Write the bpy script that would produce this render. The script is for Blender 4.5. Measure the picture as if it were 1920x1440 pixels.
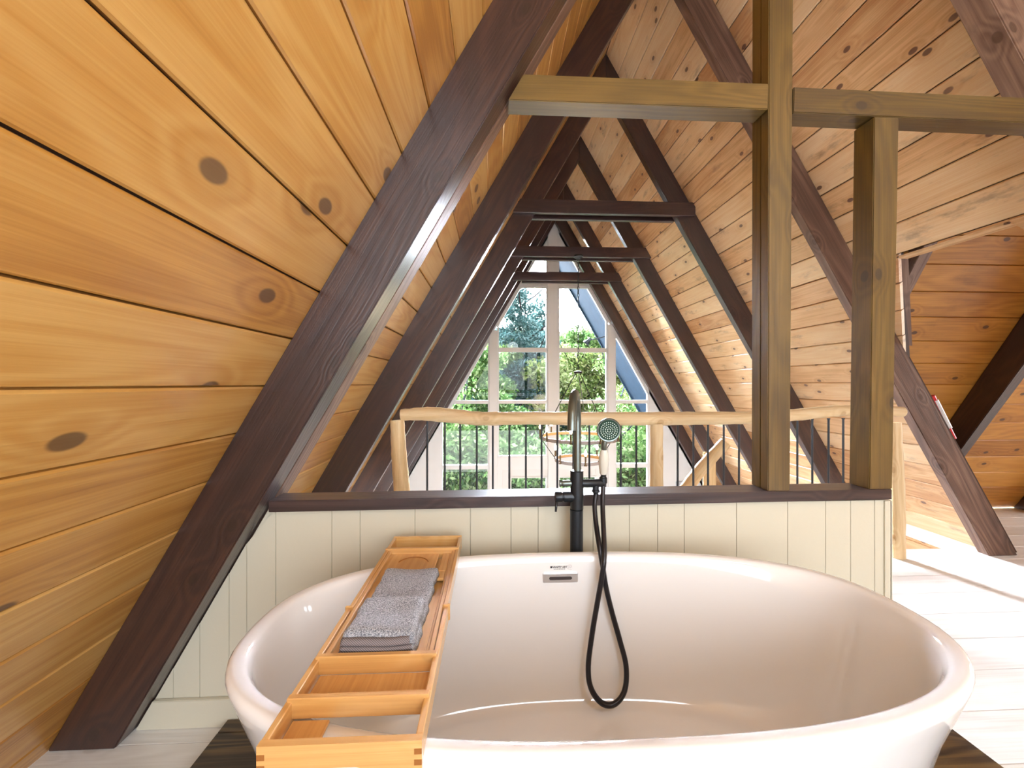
import bpy, bmesh, math, random
import numpy as np
from mathutils import Vector, Matrix, Euler

random.seed(7)
rng = np.random.default_rng(11)
scene = bpy.context.scene
for o in list(bpy.data.objects):
    bpy.data.objects.remove(o)
COL = scene.collection
PI = math.pi
R = math.radians

# ------------------------------------------------------------ camera
F = 758.0                 # focal length in pixels of the 1920 wide frame
CAMZ = 1.2
YAW = R(2.7)
HOR = 719.0
cam_d = bpy.data.cameras.new('camera')
cam = bpy.data.objects.new('camera', cam_d)
COL.objects.link(cam)
cam.location = (0, 0, CAMZ)
cam.rotation_euler = (PI / 2, 0, -YAW)
cam_d.sensor_width = 36.0
cam_d.lens = F / 1920 * 36.0
cam_d.shift_y = (HOR - 720) / 1920.0
cam_d.clip_start = 0.02
cam_d.clip_end = 400
scene.camera = cam

# ------------------------------------------------------------ light and exposure
vs = scene.view_settings
vs.view_transform = 'Standard'
vs.look = 'None'
vs.gamma = 1.0
vs.use_curve_mapping = False
vs.exposure = 0.25

world = bpy.data.worlds.new('sky')
scene.world = world
world.use_nodes = True
wn = world.node_tree
wn.nodes.clear()
wo = wn.nodes.new('ShaderNodeOutputWorld')
bgd = wn.nodes.new('ShaderNodeBackground')
tc = wn.nodes.new('ShaderNodeTexCoord')
sx = wn.nodes.new('ShaderNodeSeparateXYZ')
rp = wn.nodes.new('ShaderNodeValToRGB')
rp.color_ramp.elements[0].position = 0.0
rp.color_ramp.elements[0].color = (0.93, 0.96, 1.0, 1)
rp.color_ramp.elements[1].position = 0.8
rp.color_ramp.elements[1].color = (0.55, 0.72, 1.0, 1)
wn.links.new(tc.outputs['Generated'], sx.inputs[0])
wn.links.new(sx.outputs['Z'], rp.inputs[0])
wn.links.new(rp.outputs[0], bgd.inputs['Color'])
# hazy glow of the sky around the low sun in front of the gable
dp = wn.nodes.new('ShaderNodeVectorMath'); dp.operation = 'DOT_PRODUCT'
gd = Vector((-0.12, 0.92, 0.36)).normalized()
dp.inputs[1].default_value = gd
nv = wn.nodes.new('ShaderNodeVectorMath'); nv.operation = 'NORMALIZE'
wn.links.new(tc.outputs['Generated'], nv.inputs[0]); wn.links.new(nv.outputs[0], dp.inputs[0])
mrg = wn.nodes.new('ShaderNodeMapRange'); mrg.interpolation_type = 'SMOOTHSTEP'
mrg.inputs['From Min'].default_value = 0.70; mrg.inputs['From Max'].default_value = 0.99
mrg.inputs['To Min'].default_value = 12.0; mrg.inputs['To Max'].default_value = 320.0
wn.links.new(dp.outputs['Value'], mrg.inputs['Value'])
wn.links.new(mrg.outputs[0], bgd.inputs['Strength'])
wn.links.new(bgd.outputs[0], wo.inputs[0])


def area_light(name, loc, target, sx_, sy_, power, color=(1, 1, 1), portal=False):
    d = bpy.data.lights.new(name, 'AREA')
    d.shape = 'RECTANGLE'
    d.size = sx_
    d.size_y = sy_
    d.energy = power
    d.color = color
    d.cycles.is_portal = portal
    o = bpy.data.objects.new(name, d)
    COL.objects.link(o)
    o.location = loc
    dirv = Vector(target) - Vector(loc)
    o.rotation_euler = dirv.to_track_quat('-Z', 'Y').to_euler()
    return o


sun_d = bpy.data.lights.new('sun', 'SUN')
sun_d.energy = 6.0
sun_d.angle = R(14)
sun_d.color = (1.0, 0.95, 0.86)
sun = bpy.data.objects.new('sun', sun_d)
COL.objects.link(sun)
sun.rotation_euler = Vector((0.25, -0.88, -0.42)).to_track_quat('-Z', 'Y').to_euler()

# daylight of the windows behind the camera and of the tall front gable
area_light('back_window_daylight', (0.9, -2.42, 1.48), (0.9, 2.0, 1.45), 3.2, 2.2, 130, (0.84, 0.92, 1.0))
area_light('dormer_fill_light', (6.2, 2.1, 1.3), (0.0, 1.9, 0.9), 1.6, 1.4, 60, (0.92, 0.96, 1.0))  # added fill light in the cross gable, no window known there
area_light('front_window_daylight', (1.1, 7.4, 0.6), (1.1, 0.0, 0.6), 4.6, 6.0, 1, (1, 1, 1), portal=True)


# added point light above and behind the camera, brightens the inside of the tub
lamp_d = bpy.data.lights.new('tub_fill_light', 'POINT'); lamp_d.energy = 38; lamp_d.shadow_soft_size = 0.22; lamp_d.color = (0.84, 0.92, 1.0)
lamp_o = bpy.data.objects.new('tub_fill_light', lamp_d); COL.objects.link(lamp_o); lamp_o.location = (0.75, -0.75, 2.55)


# ------------------------------------------------------------ helpers
def ray(px, py):
    dx = (px - 960) / F
    u = (HOR - py) / F
    return Vector((dx * math.cos(YAW) + math.sin(YAW), -dx * math.sin(YAW) + math.cos(YAW), u))


def PY(px, py, Y):
    """point of the plane y = Y seen at this pixel of the photo (used to measure)"""
    r = ray(px, py)
    t = Y / r.y
    return Vector((r.x * t, Y, CAMZ + r.z * t))


def PZ(px, py, z):
    r = ray(px, py)
    t = (z - CAMZ) / r.z
    return Vector((r.x * t, r.y * t, z))


def rot_from_x(d, up=Vector((0, 0, 1))):
    x = Vector(d).normalized()
    if abs(x.dot(up)) > 0.98:
        up = Vector((0, 1, 0))
    y = up.cross(x).normalized()
    z = x.cross(y)
    return Matrix((x, y, z)).transposed()


def tag(o, label=None, cat=None, group=None, kind=None):
    if label: o['label'] = label
    if cat: o['category'] = cat
    if group: o['group'] = group
    if kind: o['kind'] = kind
    return o


def empty(name, loc, label, cat, group=None):
    o = bpy.data.objects.new(name, None)
    o.empty_display_size = 0.05
    COL.objects.link(o)
    o.location = loc
    tag(o, label, cat, group)
    return o


def link_bm(name, bm, mat, parent=None, grain=None, origin=None, smooth=False, up=Vector((0, 0, 1))):
    """bm in world coordinates -> object whose local x is the grain direction"""
    Rm = rot_from_x(grain, up) if grain is not None else Matrix.Identity(3)
    if origin is None:
        c = Vector((0, 0, 0))
        for v in bm.verts: c += v.co
        origin = c / max(1, len(bm.verts))
    M = Matrix.Translation(origin) @ Rm.to_4x4()
    bmesh.ops.transform(bm, matrix=M.inverted(), verts=bm.verts)
    bmesh.ops.recalc_face_normals(bm, faces=bm.faces)
    me = bpy.data.meshes.new(name)
    bm.to_mesh(me)
    bm.free()
    if mat: me.materials.append(mat)
    for p in me.polygons: p.use_smooth = smooth
    o = bpy.data.objects.new(name, me)
    COL.objects.link(o)
    if parent is not None:
        o.parent = parent
        bpy.context.view_layer.update()
        pm = parent.matrix_world
        o.matrix_basis = pm.inverted() @ M
    else:
        o.matrix_basis = M
    return o


def auto_smooth(o, ang=40):
    me = o.data
    for p in me.polygons: p.use_smooth = True
    bm = bmesh.new(); bm.from_mesh(me)
    for e in bm.edges:
        if len(e.link_faces) == 2 and e.calc_face_angle(0) > R(ang):
            e.smooth = False
    bm.to_mesh(me); bm.free()
    return o


def add_box(bm, x0, x1, y0, y1, z0, z1, bev=0.0, seg=1):
    ret = bmesh.ops.create_cube(bm, size=1.0)
    vs_ = ret['verts']
    for v in vs_:
        v.co = Vector(((x0 + x1) / 2 + v.co.x * (x1 - x0), (y0 + y1) / 2 + v.co.y * (y1 - y0), (z0 + z1) / 2 + v.co.z * (z1 - z0)))
    if bev > 0:
        es = list({e for v in vs_ for e in v.link_edges})
        bmesh.ops.bevel(bm, geom=es, offset=bev, segments=seg, affect='EDGES', clamp_overlap=True)


def add_prism(bm, pts, d, bev=0.0):
    """pts: closed polygon of Vectors, d: extrusion vector"""
    d = Vector(d)
    a = [bm.verts.new(p) for p in pts]
    b = [bm.verts.new(Vector(p) + d) for p in pts]
    fs = [bm.faces.new(a), bm.faces.new(list(reversed(b)))]
    n = len(pts)
    for i in range(n):
        fs.append(bm.faces.new((a[i], b[i], b[(i + 1) % n], a[(i + 1) % n])))
    bmesh.ops.recalc_face_normals(bm, faces=fs)
    if bev > 0:
        es = list({e for f in fs for e in f.edges})
        bmesh.ops.bevel(bm, geom=es, offset=bev, segments=2, affect='EDGES', clamp_overlap=True)


def add_tube(bm, pts, rad, n=12, cap=True):
    """swept tube with a per-point radius"""
    pts = [Vector(p) for p in pts]
    if not isinstance(rad, (list, tuple)): rad = [rad] * len(pts)
    rings = []
    prev = None
    for i, p in enumerate(pts):
        if i == 0: t = pts[1] - pts[0]
        elif i == len(pts) - 1: t = pts[-1] - pts[-2]
        else: t = (pts[i + 1] - pts[i - 1])
        t.normalize()
        if prev is None:
            ref = Vector((0, 0, 1)) if abs(t.z) < 0.9 else Vector((1, 0, 0))
            u = t.cross(ref).normalized()
        else:
            u = (prev - t * prev.dot(t)).normalized()
        prev = u
        w = t.cross(u)
        rings.append([bm.verts.new(p + (u * math.cos(2 * PI * k / n) + w * math.sin(2 * PI * k / n)) * rad[i]) for k in range(n)])
    for a, b in zip(rings, rings[1:]):
        for k in range(n):
            bm.faces.new((a[k], a[(k + 1) % n], b[(k + 1) % n], b[k]))
    if cap:
        bm.faces.new(rings[0])
        bm.faces.new(list(reversed(rings[-1])))


def add_lathe(bm, prof, center, axis=Vector((0, 0, 1)), n=24):
    """prof: (radius, height) pairs along the axis"""
    Rm = rot_from_x(axis)
    rings = []
    c = Vector(center)
    for r, h in prof:
        if r < 1e-6:
            rings.append([bm.verts.new(c + Rm @ Vector((h, 0, 0)))])
        else:
            rings.append([bm.verts.new(c + Rm @ Vector((h, r * math.cos(2 * PI * k / n), r * math.sin(2 * PI * k / n)))) for k in range(n)])
    for a, b in zip(rings, rings[1:]):
        if len(a) == 1 and len(b) == 1: continue
        for k in range(n):
            k2 = (k + 1) % n
            if len(a) == 1: bm.faces.new((a[0], b[k], b[k2]))
            elif len(b) == 1: bm.faces.new((a[k], a[k2], b[0]))
            else: bm.faces.new((a[k], a[k2], b[k2], b[k]))
    for rg in (rings[0], rings[-1]):
        if len(rg) > 1:
            bm.faces.new(rg)


def smoothline(pts, n=8):
    """Catmull-Rom through the points"""
    P = [Vector(p) for p in pts]
    P = [P[0] * 2 - P[1]] + P + [P[-1] * 2 - P[-2]]
    out = []
    for i in range(1, len(P) - 2):
        for k in range(n):
            t = k / n
            a, b, c, d = P[i - 1], P[i], P[i + 1], P[i + 2]
            out.append(0.5 * ((2 * b) + (c - a) * t + (2 * a - 5 * b + 4 * c - d) * t * t + (3 * b - a - 3 * c + d) * t ** 3))
    out.append(P[-2])
    return out


# ------------------------------------------------------------ materials
def new_mat(name):
    m = bpy.data.materials.new(name)
    m.use_nodes = True
    nt = m.node_tree
    b = nt.nodes['Principled BSDF']
    return m, nt, b


def plain(name, col, rough=0.5, metal=0.0, coat=0.0, spec=0.5, bump=None, var=0.0):
    m, nt, b = new_mat(name)
    b.inputs['Base Color'].default_value = (*col, 1)
    b.inputs['Roughness'].default_value = rough
    b.inputs['Metallic'].default_value = metal
    b.inputs['Coat Weight'].default_value = coat
    b.inputs['Coat Roughness'].default_value = 0.05
    b.inputs['Specular IOR Level'].default_value = spec
    if bump or var:
        t = nt.nodes.new('ShaderNodeTexCoord')
        nz = nt.nodes.new('ShaderNodeTexNoise')
        nz.inputs['Scale'].default_value = bump[0] if bump else 6
        nz.inputs['Detail'].default_value = 4
        nt.links.new(t.outputs['Object'], nz.inputs['Vector'])
        if bump:
            bp = nt.nodes.new('ShaderNodeBump')
            bp.inputs['Strength'].default_value = bump[1]
            bp.inputs['Distance'].default_value = 0.005
            nt.links.new(nz.outputs['Fac'], bp.inputs['Height'])
            nt.links.new(bp.outputs[0], b.inputs['Normal'])
        if var:
            mx = nt.nodes.new('ShaderNodeMix'); mx.data_type = 'RGBA'
            mx.inputs['A'].default_value = (*[c * (1 - var) for c in col], 1)
            mx.inputs['B'].default_value = (*[min(1, c * (1 + var)) for c in col], 1)
            nt.links.new(nz.outputs['Fac'], mx.inputs['Factor'])
            nt.links.new(mx.outputs['Result'], b.inputs['Base Color'])
    return m


def wood(name, dark, mid, light, width=None, rough=0.4, coat=0.0, knot=1.0, knot_col=(0.05, 0.02, 0.01),
         blotch=0.0, ring=1.0, freq=1.0, spec=0.5, tone=0.25, bump=0.25, offset=0.0, knotscale=2.2):
    """wood with the grain along local x; with a width, one tone and one figure per board along local y"""
    m, nt, b = new_mat(name)
    N, L = nt.nodes, nt.links

    def math_(op, a, c=None, d=None):
        n = N.new('ShaderNodeMath'); n.operation = op
        for i, v in enumerate((a, c, d)):
            if v is None: continue
            if isinstance(v, (int, float)): n.inputs[i].default_value = v
            else: L.new(v, n.inputs[i])
        return n.outputs[0]

    t = N.new('ShaderNodeTexCoord')
    oi = N.new('ShaderNodeObjectInfo')
    sp = N.new('ShaderNodeSeparateXYZ')
    L.new(t.outputs['Object'], sp.inputs[0])
    X, Y, Z = sp.outputs
    if width:
        idx = math_('FLOOR', math_('DIVIDE', math_('ADD', Y, offset), width))
        wnz = N.new('ShaderNodeTexWhiteNoise'); wnz.noise_dimensions = '1D'
        L.new(math_('ADD', idx, math_('MULTIPLY', oi.outputs['Random'], 37.0)), wnz.inputs['W'])
        rnd = wnz.outputs['Value']
    else:
        rnd = oi.outputs['Random']
    sh = math_('MULTIPLY', rnd, 57.0)
    cb = N.new('ShaderNodeCombineXYZ')
    L.new(math_('ADD', X, sh), cb.inputs[0]); L.new(Y, cb.inputs[1]); L.new(math_('ADD', Z, sh), cb.inputs[2])
    # knots
    vm = N.new('ShaderNodeVectorMath'); vm.operation = 'MULTIPLY'
    vm.inputs[1].default_value = (knotscale, knotscale * 1.7, knotscale * 1.7)
    cb2 = N.new('ShaderNodeCombineXYZ')
    L.new(math_('ADD', X, sh), cb2.inputs[0]); L.new(math_('ADD', math_('MULTIPLY', Z, 0.8), Y), cb2.inputs[1])
    L.new(cb2.outputs[0], vm.inputs[0])
    vor = N.new('ShaderNodeTexVoronoi'); vor.voronoi_dimensions = '2D'; vor.inputs['Scale'].default_value = 1.0
    vor.inputs['Randomness'].default_value = 1.0
    L.new(vm.outputs[0], vor.inputs['Vector'])
    kd = vor.outputs['Distance']
    kr = N.new('ShaderNodeMapRange'); kr.interpolation_type = 'SMOOTHSTEP'
    kr.inputs['From Min'].default_value = 0.058; kr.inputs['From Max'].default_value = 0.04
    L.new(kd, kr.inputs['Value'])
    halo = N.new('ShaderNodeMapRange'); halo.interpolation_type = 'SMOOTHSTEP'
    halo.inputs['From Min'].default_value = 0.22; halo.inputs['From Max'].default_value = 0.04
    L.new(kd, halo.inputs['Value'])
    # cathedral grain
    g1 = N.new('ShaderNodeVectorMath'); g1.operation = 'MULTIPLY'
    g1.inputs[1].default_value = (0.55 * freq, 5.0 * freq, 5.0 * freq)
    L.new(cb.outputs[0], g1.inputs[0])
    n1 = N.new('ShaderNodeTexNoise'); n1.inputs['Scale'].default_value = 1.0
    n1.inputs['Detail'].default_value = 1.5; n1.inputs['Distortion'].default_value = 0.35
    L.new(g1.outputs[0], n1.inputs['Vector'])
    s = math_('ADD', math_('MULTIPLY', n1.outputs['Fac'], 75.0), math_('MULTIPLY', halo.outputs[0], 9.0))
    rings = math_('MULTIPLY_ADD', math_('SINE', s), 0.5, 0.5)
    # fine fibre
    g2 = N.new('ShaderNodeVectorMath'); g2.operation = 'MULTIPLY'
    g2.inputs[1].default_value = (3.0, 170.0, 170.0)
    L.new(cb.outputs[0], g2.inputs[0])
    n2 = N.new('ShaderNodeTexNoise'); n2.inputs['Scale'].default_value = 1.0; n2.inputs['Detail'].default_value = 3
    L.new(g2.outputs[0], n2.inputs['Vector'])
    # broad tone
    g3 = N.new('ShaderNodeVectorMath'); g3.operation = 'MULTIPLY'
    g3.inputs[1].default_value = (1.6, 6.0, 6.0)
    L.new(cb.outputs[0], g3.inputs[0])
    n3 = N.new('ShaderNodeTexNoise'); n3.inputs['Scale'].default_value = 1.0; n3.inputs['Detail'].default_value = 4
    L.new(g3.outputs[0], n3.inputs['Vector'])
    f = math_('ADD', math_('MULTIPLY', rings, 0.22 * ring), math_('MULTIPLY', n2.outputs['Fac'], 0.4))
    f = math_('ADD', f, math_('MULTIPLY', n3.outputs['Fac'], 0.55))
    f = math_('ADD', f, math_('MULTIPLY', math_('SUBTRACT', rnd, 0.5), tone))
    cr = N.new('ShaderNodeValToRGB')
    e = cr.color_ramp.elements
    e[0].position = 0.28; e[0].color = (*dark, 1)
    e[1].position = 0.85; e[1].color = (*light, 1)
    em = cr.color_ramp.elements.new(0.55); em.color = (*mid, 1)
    L.new(f, cr.inputs[0])
    col = cr.outputs[0]
    if blotch > 0:
        n4 = N.new('ShaderNodeTexNoise'); n4.inputs['Scale'].default_value = 1.0; n4.inputs['Detail'].default_value = 5
        n4.inputs['Roughness'].default_value = 0.65
        g4 = N.new('ShaderNodeVectorMath'); g4.operation = 'MULTIPLY'; g4.inputs[1].default_value = (3.2, 9.0, 9.0)
        L.new(cb.outputs[0], g4.inputs[0]); L.new(g4.outputs[0], n4.inputs['Vector'])
        mr = N.new('ShaderNodeMapRange'); mr.interpolation_type = 'SMOOTHSTEP'
        mr.inputs['From Min'].default_value = 0.56; mr.inputs['From Max'].default_value = 0.74
        L.new(n4.outputs['Fac'], mr.inputs['Value'])
        mb = N.new('ShaderNodeMix'); mb.data_type = 'RGBA'
        L.new(math_('MULTIPLY', mr.outputs[0], blotch), mb.inputs['Factor'])
        L.new(col, mb.inputs['A']); mb.inputs['B'].default_value = (*knot_col, 1)
        col = mb.outputs['Result']
    mh = N.new('ShaderNodeMix'); mh.data_type = 'RGBA'
    L.new(math_('MULTIPLY', halo.outputs[0], 0.35 * knot), mh.inputs['Factor'])
    L.new(col, mh.inputs['A']); mh.inputs['B'].default_value = (*dark, 1)
    mk = N.new('ShaderNodeMix'); mk.data_type = 'RGBA'
    L.new(math_('MULTIPLY', kr.outputs[0], 0.85 * knot), mk.inputs['Factor'])
    L.new(mh.outputs['Result'], mk.inputs['A']); mk.inputs['B'].default_value = (*knot_col, 1)
    L.new(mk.outputs['Result'], b.inputs['Base Color'])
    b.inputs['Roughness'].default_value = rough
    b.inputs['Coat Weight'].default_value = coat
    b.inputs['Coat Roughness'].default_value = 0.25
    b.inputs['Specular IOR Level'].default_value = spec
    bp = N.new('ShaderNodeBump'); bp.inputs['Strength'].default_value = bump; bp.inputs['Distance'].default_value = 0.002
    L.new(math_('ADD', math_('MULTIPLY', rings, 0.4), n2.outputs['Fac']), bp.inputs['Height'])
    L.new(bp.outputs[0], b.inputs['Normal'])
    return m


PW = 0.1835      # width of a roof board
M = {}
M['pine_left'] = wood('amber_pine_boards', (0.40, 0.17, 0.028), (0.57, 0.285, 0.06), (0.68, 0.40, 0.12), width=PW, rough=0.36,
                      coat=0.7, knot=0.9, ring=0.8, tone=0.36, knotscale=1.35)
M['pine_right'] = wood('knotty_pine_boards', (0.50, 0.26, 0.11), (0.76, 0.50, 0.27), (0.87, 0.68, 0.45), width=PW, rough=0.36,
                       coat=0.2, knot=1.0, blotch=0.5, ring=0.4, tone=0.4, knot_col=(0.09, 0.035, 0.03), knotscale=2.3)
M['pine_dormer'] = wood('dark_amber_pine_boards', (0.34, 0.135, 0.02), (0.56, 0.265, 0.045), (0.68, 0.36, 0.08), width=PW, rough=0.45,
                        knot=1.0, blotch=0.25, ring=0.5, tone=0.25)
M['rafter'] = wood('dark_brown_stained_fir', (0.017, 0.008, 0.0075), (0.032, 0.0135, 0.012), (0.07, 0.028, 0.017), rough=0.36, coat=0.45,
                   knot=0.7, ring=0.7, freq=1.2, knot_col=(0.015, 0.008, 0.006), tone=0.12, bump=0.4)
M['old_rafter'] = wood('weathered_brown_timber', (0.06, 0.03, 0.02), (0.14, 0.075, 0.05), (0.26, 0.16, 0.11), rough=0.5,
                       knot=0.8, ring=0.8, blotch=0.4, bump=0.5)
M['post'] = wood('olive_brown_stained_pine', (0.045, 0.026, 0.010), (0.10, 0.060, 0.013), (0.17, 0.10, 0.022), rough=0.3, coat=0.8,
                 knot=1.0, ring=0.7, freq=1.3, blotch=0.35, knot_col=(0.03, 0.018, 0.012))
M['cap'] = wood('dark_walnut_stained_board', (0.022, 0.012, 0.012), (0.045, 0.024, 0.022), (0.085, 0.05, 0.045), rough=0.38, coat=0.2, knot=0.2)
M['log'] = wood('peeled_pale_log', (0.55, 0.36, 0.17), (0.74, 0.55, 0.31), (0.86, 0.72, 0.48), rough=0.5, knot=0.5, ring=0.6,
                knot_col=(0.4, 0.2, 0.08))
M['floor'] = wood('whitewashed_oak_floor', (0.60, 0.57, 0.53), (0.74, 0.72, 0.69), (0.84, 0.83, 0.81), width=0.2, rough=0.42,
                  knot=0.25, ring=0.7, freq=1.0, tone=0.25, knot_col=(0.35, 0.28, 0.2))
M['bamboo'] = wood('bamboo', (0.52, 0.25, 0.06), (0.68, 0.38, 0.12), (0.80, 0.54, 0.24), rough=0.42, coat=1.0, spec=0.8, knot=0.15, ring=0.35, freq=2.0,
                   tone=0.1)
M['plinth'] = wood('dark_rustic_plank', (0.02, 0.014, 0.01), (0.05, 0.032, 0.02), (0.16, 0.10, 0.04), width=0.25, rough=0.4, ring=1.3, freq=1.0)
M['lower_floor'] = wood('pale_oak_floor', (0.36, 0.33, 0.29), (0.48, 0.45, 0.41), (0.58, 0.56, 0.52), width=0.12, rough=0.4, knot=0.3)
M['groove'] = plain('dark_groove_stain', (0.05, 0.02, 0.008), 0.7)
M['cream'] = plain('cream_painted_panelling', (0.62, 0.585, 0.47), 0.42, bump=(60, 0.08))
M['cream_groove'] = plain('cream_groove', (0.5, 0.46, 0.38), 0.6)
M['white_trim'] = plain('warm_white_painted_trim', (0.62, 0.605, 0.585), 0.5, var=0.04)
M['white_door'] = plain('off_white_door_paint', (0.60, 0.575, 0.545), 0.45)
M['tub'] = plain('white_acrylic', (0.88, 0.89, 0.91), 0.09, coat=0.6)
M['chrome'] = plain('brushed_chrome', (0.92, 0.93, 0.96), 0.35, metal=1.0, bump=(200, 0.05))
M['slot'] = plain('slot_dark', (0.04, 0.03, 0.03), 0.5)
M['black'] = plain('matte_black_metal', (0.018, 0.022, 0.028), 0.32, metal=0.4, spec=0.6)
M['spout'] = plain('satin_gunmetal', (0.17, 0.20, 0.19), 0.28, metal=0.8)
M['hose'] = plain('black_ribbed_hose', (0.02, 0.018, 0.022), 0.3, metal=0.3)
M['ceramic'] = plain('ivory_ceramic', (0.72, 0.70, 0.62), 0.2, coat=0.4)
M['headface'] = plain('green_grey_spray_face', (0.022, 0.055, 0.040), 0.7, spec=0.15)
M['nozzle'] = plain('pale_rubber_nozzle', (0.75, 0.85, 0.8), 0.5)
M['rod'] = plain('dark_iron_rod', (0.03, 0.035, 0.045), 0.35, metal=0.5)
M['iron'] = plain('black_iron', (0.02, 0.022, 0.022), 0.45, metal=0.4)
M['ringwood'] = plain('honey_wood_band', (0.34, 0.20, 0.085), 0.5, var=0.2)
M['ringmetal'] = plain('greyed_oak_band', (0.30, 0.27, 0.26), 0.5, var=0.2)
M['brasswax'] = plain('aged_brass_candle_sleeve', (0.10, 0.065, 0.03), 0.35, metal=0.7)
M['ink'] = plain('dark_ink', (0.03, 0.03, 0.04), 0.5)
M['grey_ink'] = plain('grey_ink', (0.35, 0.35, 0.38), 0.5)
M['bark'] = plain('bark', (0.014, 0.012, 0.012), 0.95, spec=0.0, bump=(12, 0.6), var=0.3)
M['pale_bark'] = plain('pale_bark', (0.035, 0.036, 0.04), 0.95, spec=0.0, bump=(12, 0.6), var=0.3)
M['soffit'] = plain('shaded_dark_blue_soffit', (0.012, 0.024, 0.038), 0.9, spec=0.05, var=0.3)  # shade under the overhang is put into the colour as dark blue
M['red'] = plain('glossy_red_wrap', (0.7, 0.03, 0.04), 0.3)
M['white_plastic'] = plain('white_plastic', (0.85, 0.87, 0.9), 0.3)

# towel
m, nt, b = new_mat('grey_terry_cloth')
t = nt.nodes.new('ShaderNodeTexCoord')
nz = nt.nodes.new('ShaderNodeTexNoise'); nz.inputs['Scale'].default_value = 430; nz.inputs['Detail'].default_value = 2
nt.links.new(t.outputs['Object'], nz.inputs['Vector'])
cr = nt.nodes.new('ShaderNodeValToRGB')
cr.color_ramp.elements[0].position = 0.38; cr.color_ramp.elements[0].color = (0.13, 0.14, 0.17, 1)
cr.color_ramp.elements[1].position = 0.66; cr.color_ramp.elements[1].color = (0.56, 0.58, 0.64, 1)
nt.links.new(nz.outputs['Fac'], cr.inputs[0]); nt.links.new(cr.outputs[0], b.inputs['Base Color'])
bp = nt.nodes.new('ShaderNodeBump'); bp.inputs['Strength'].default_value = 1.0; bp.inputs['Distance'].default_value = 0.004
nt.links.new(nz.outputs['Fac'], bp.inputs['Height']); nt.links.new(bp.outputs[0], b.inputs['Normal'])
b.inputs['Roughness'].default_value = 0.95
b.inputs['Sheen Weight'].default_value = 0.3
M['towel'] = m
m, nt, b = new_mat('grey_twill_band')
t = nt.nodes.new('ShaderNodeTexCoord')
wv = nt.nodes.new('ShaderNodeTexWave'); wv.bands_direction = 'DIAGONAL'; wv.inputs['Scale'].default_value = 130
nt.links.new(t.outputs['Object'], wv.inputs['Vector'])
cr = nt.nodes.new('ShaderNodeValToRGB')
cr.color_ramp.elements[0].color = (0.09, 0.075, 0.08, 1); cr.color_ramp.elements[1].color = (0.27, 0.24, 0.25, 1)
nt.links.new(wv.outputs['Fac'], cr.inputs[0]); nt.links.new(cr.outputs[0], b.inputs['Base Color'])
b.inputs['Roughness'].default_value = 0.9
M['twill'] = m

# window glass: clear with a surface reflection
m = bpy.data.materials.new('window_glass'); m.use_nodes = True
nt = m.node_tree; nt.nodes.clear()
out = nt.nodes.new('ShaderNodeOutputMaterial'); mx = nt.nodes.new('ShaderNodeMixShader')
tr = nt.nodes.new('ShaderNodeBsdfTransparent'); gl = nt.nodes.new('ShaderNodeBsdfGlossy')
fr = nt.nodes.new('ShaderNodeFresnel'); fr.inputs['IOR'].default_value = 1.45
gl.inputs['Roughness'].default_value = 0.0
fm = nt.nodes.new('ShaderNodeMath'); fm.operation = 'MULTIPLY'; fm.inputs[1].default_value = 0.35
nt.links.new(fr.outputs[0], fm.inputs[0]); nt.links.new(fm.outputs[0], mx.inputs[0]); nt.links.new(tr.outputs[0], mx.inputs[1]); nt.links.new(gl.outputs[0], mx.inputs[2])
nt.links.new(mx.outputs[0], out.inputs[0])
M['glass'] = m


def emis(name, col, s):
    m = bpy.data.materials.new(name); m.use_nodes = True
    b = m.node_tree.nodes['Principled BSDF']
    b.inputs['Base Color'].default_value = (*col, 1)
    b.inputs['Emission Color'].default_value = (*col, 1)
    b.inputs['Emission Strength'].default_value = s
    return m


M['bulb'] = emis('lit_candle_bulb', (1.0, 0.78, 0.5), 9.0)


def leafmat(name, c1, c2, c3):
    m = bpy.data.materials.new(name); m.use_nodes = True
    nt = m.node_tree; nt.nodes.clear()
    out = nt.nodes.new('ShaderNodeOutputMaterial'); mx = nt.nodes.new('ShaderNodeMixShader')
    df = nt.nodes.new('ShaderNodeBsdfDiffuse'); tl = nt.nodes.new('ShaderNodeBsdfTranslucent')
    ge = nt.nodes.new('ShaderNodeNewGeometry'); cr = nt.nodes.new('ShaderNodeValToRGB')
    e = cr.color_ramp.elements
    e[0].color = (*c1, 1); e[1].color = (*c3, 1); k = e.new(0.5); k.color = (*c2, 1)
    nt.links.new(ge.outputs['Random Per Island'], cr.inputs[0])
    nt.links.new(cr.outputs[0], df.inputs[0]); nt.links.new(cr.outputs[0], tl.inputs[0])
    mx.inputs[0].default_value = 0.45
    nt.links.new(df.outputs[0], mx.inputs[1]); nt.links.new(tl.outputs[0], mx.inputs[2])
    nt.links.new(mx.outputs[0], out.inputs[0])
    return m


M['leaf_bright'] = leafmat('bright_green_leaves', (0.020, 0.045, 0.014), (0.062, 0.112, 0.026), (0.21, 0.25, 0.11))
M['leaf_yellow'] = leafmat('yellow_green_leaves', (0.05, 0.08, 0.02), (0.13, 0.165, 0.04), (0.27, 0.27, 0.13))
M['leaf_pine'] = leafmat('blue_green_needles', (0.012, 0.034, 0.03), (0.035, 0.068, 0.06), (0.11, 0.155, 0.14))

# ------------------------------------------------------------ geometry of the A frame
S3 = math.sqrt(3.0)
XI_L = -1.240        # inner edge of the left rafters at z = 0
XI_R = 3.447
DEP = 0.2125         # horizontal depth of a rafter
XO_L = XI_L - DEP
XO_R = XI_R + DEP
XC = (XI_L + XI_R) / 2
ZLOW = -2.5          # floor of the room below
YG = 7.2             # front gable
YOUT = 8.9           # edge of the roof overhang
YBACK = -2.5
Y_EDGE = 2.787       # edge of the loft floor


def roof_z_ridge():
    return (XC - XO_L) * S3


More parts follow.
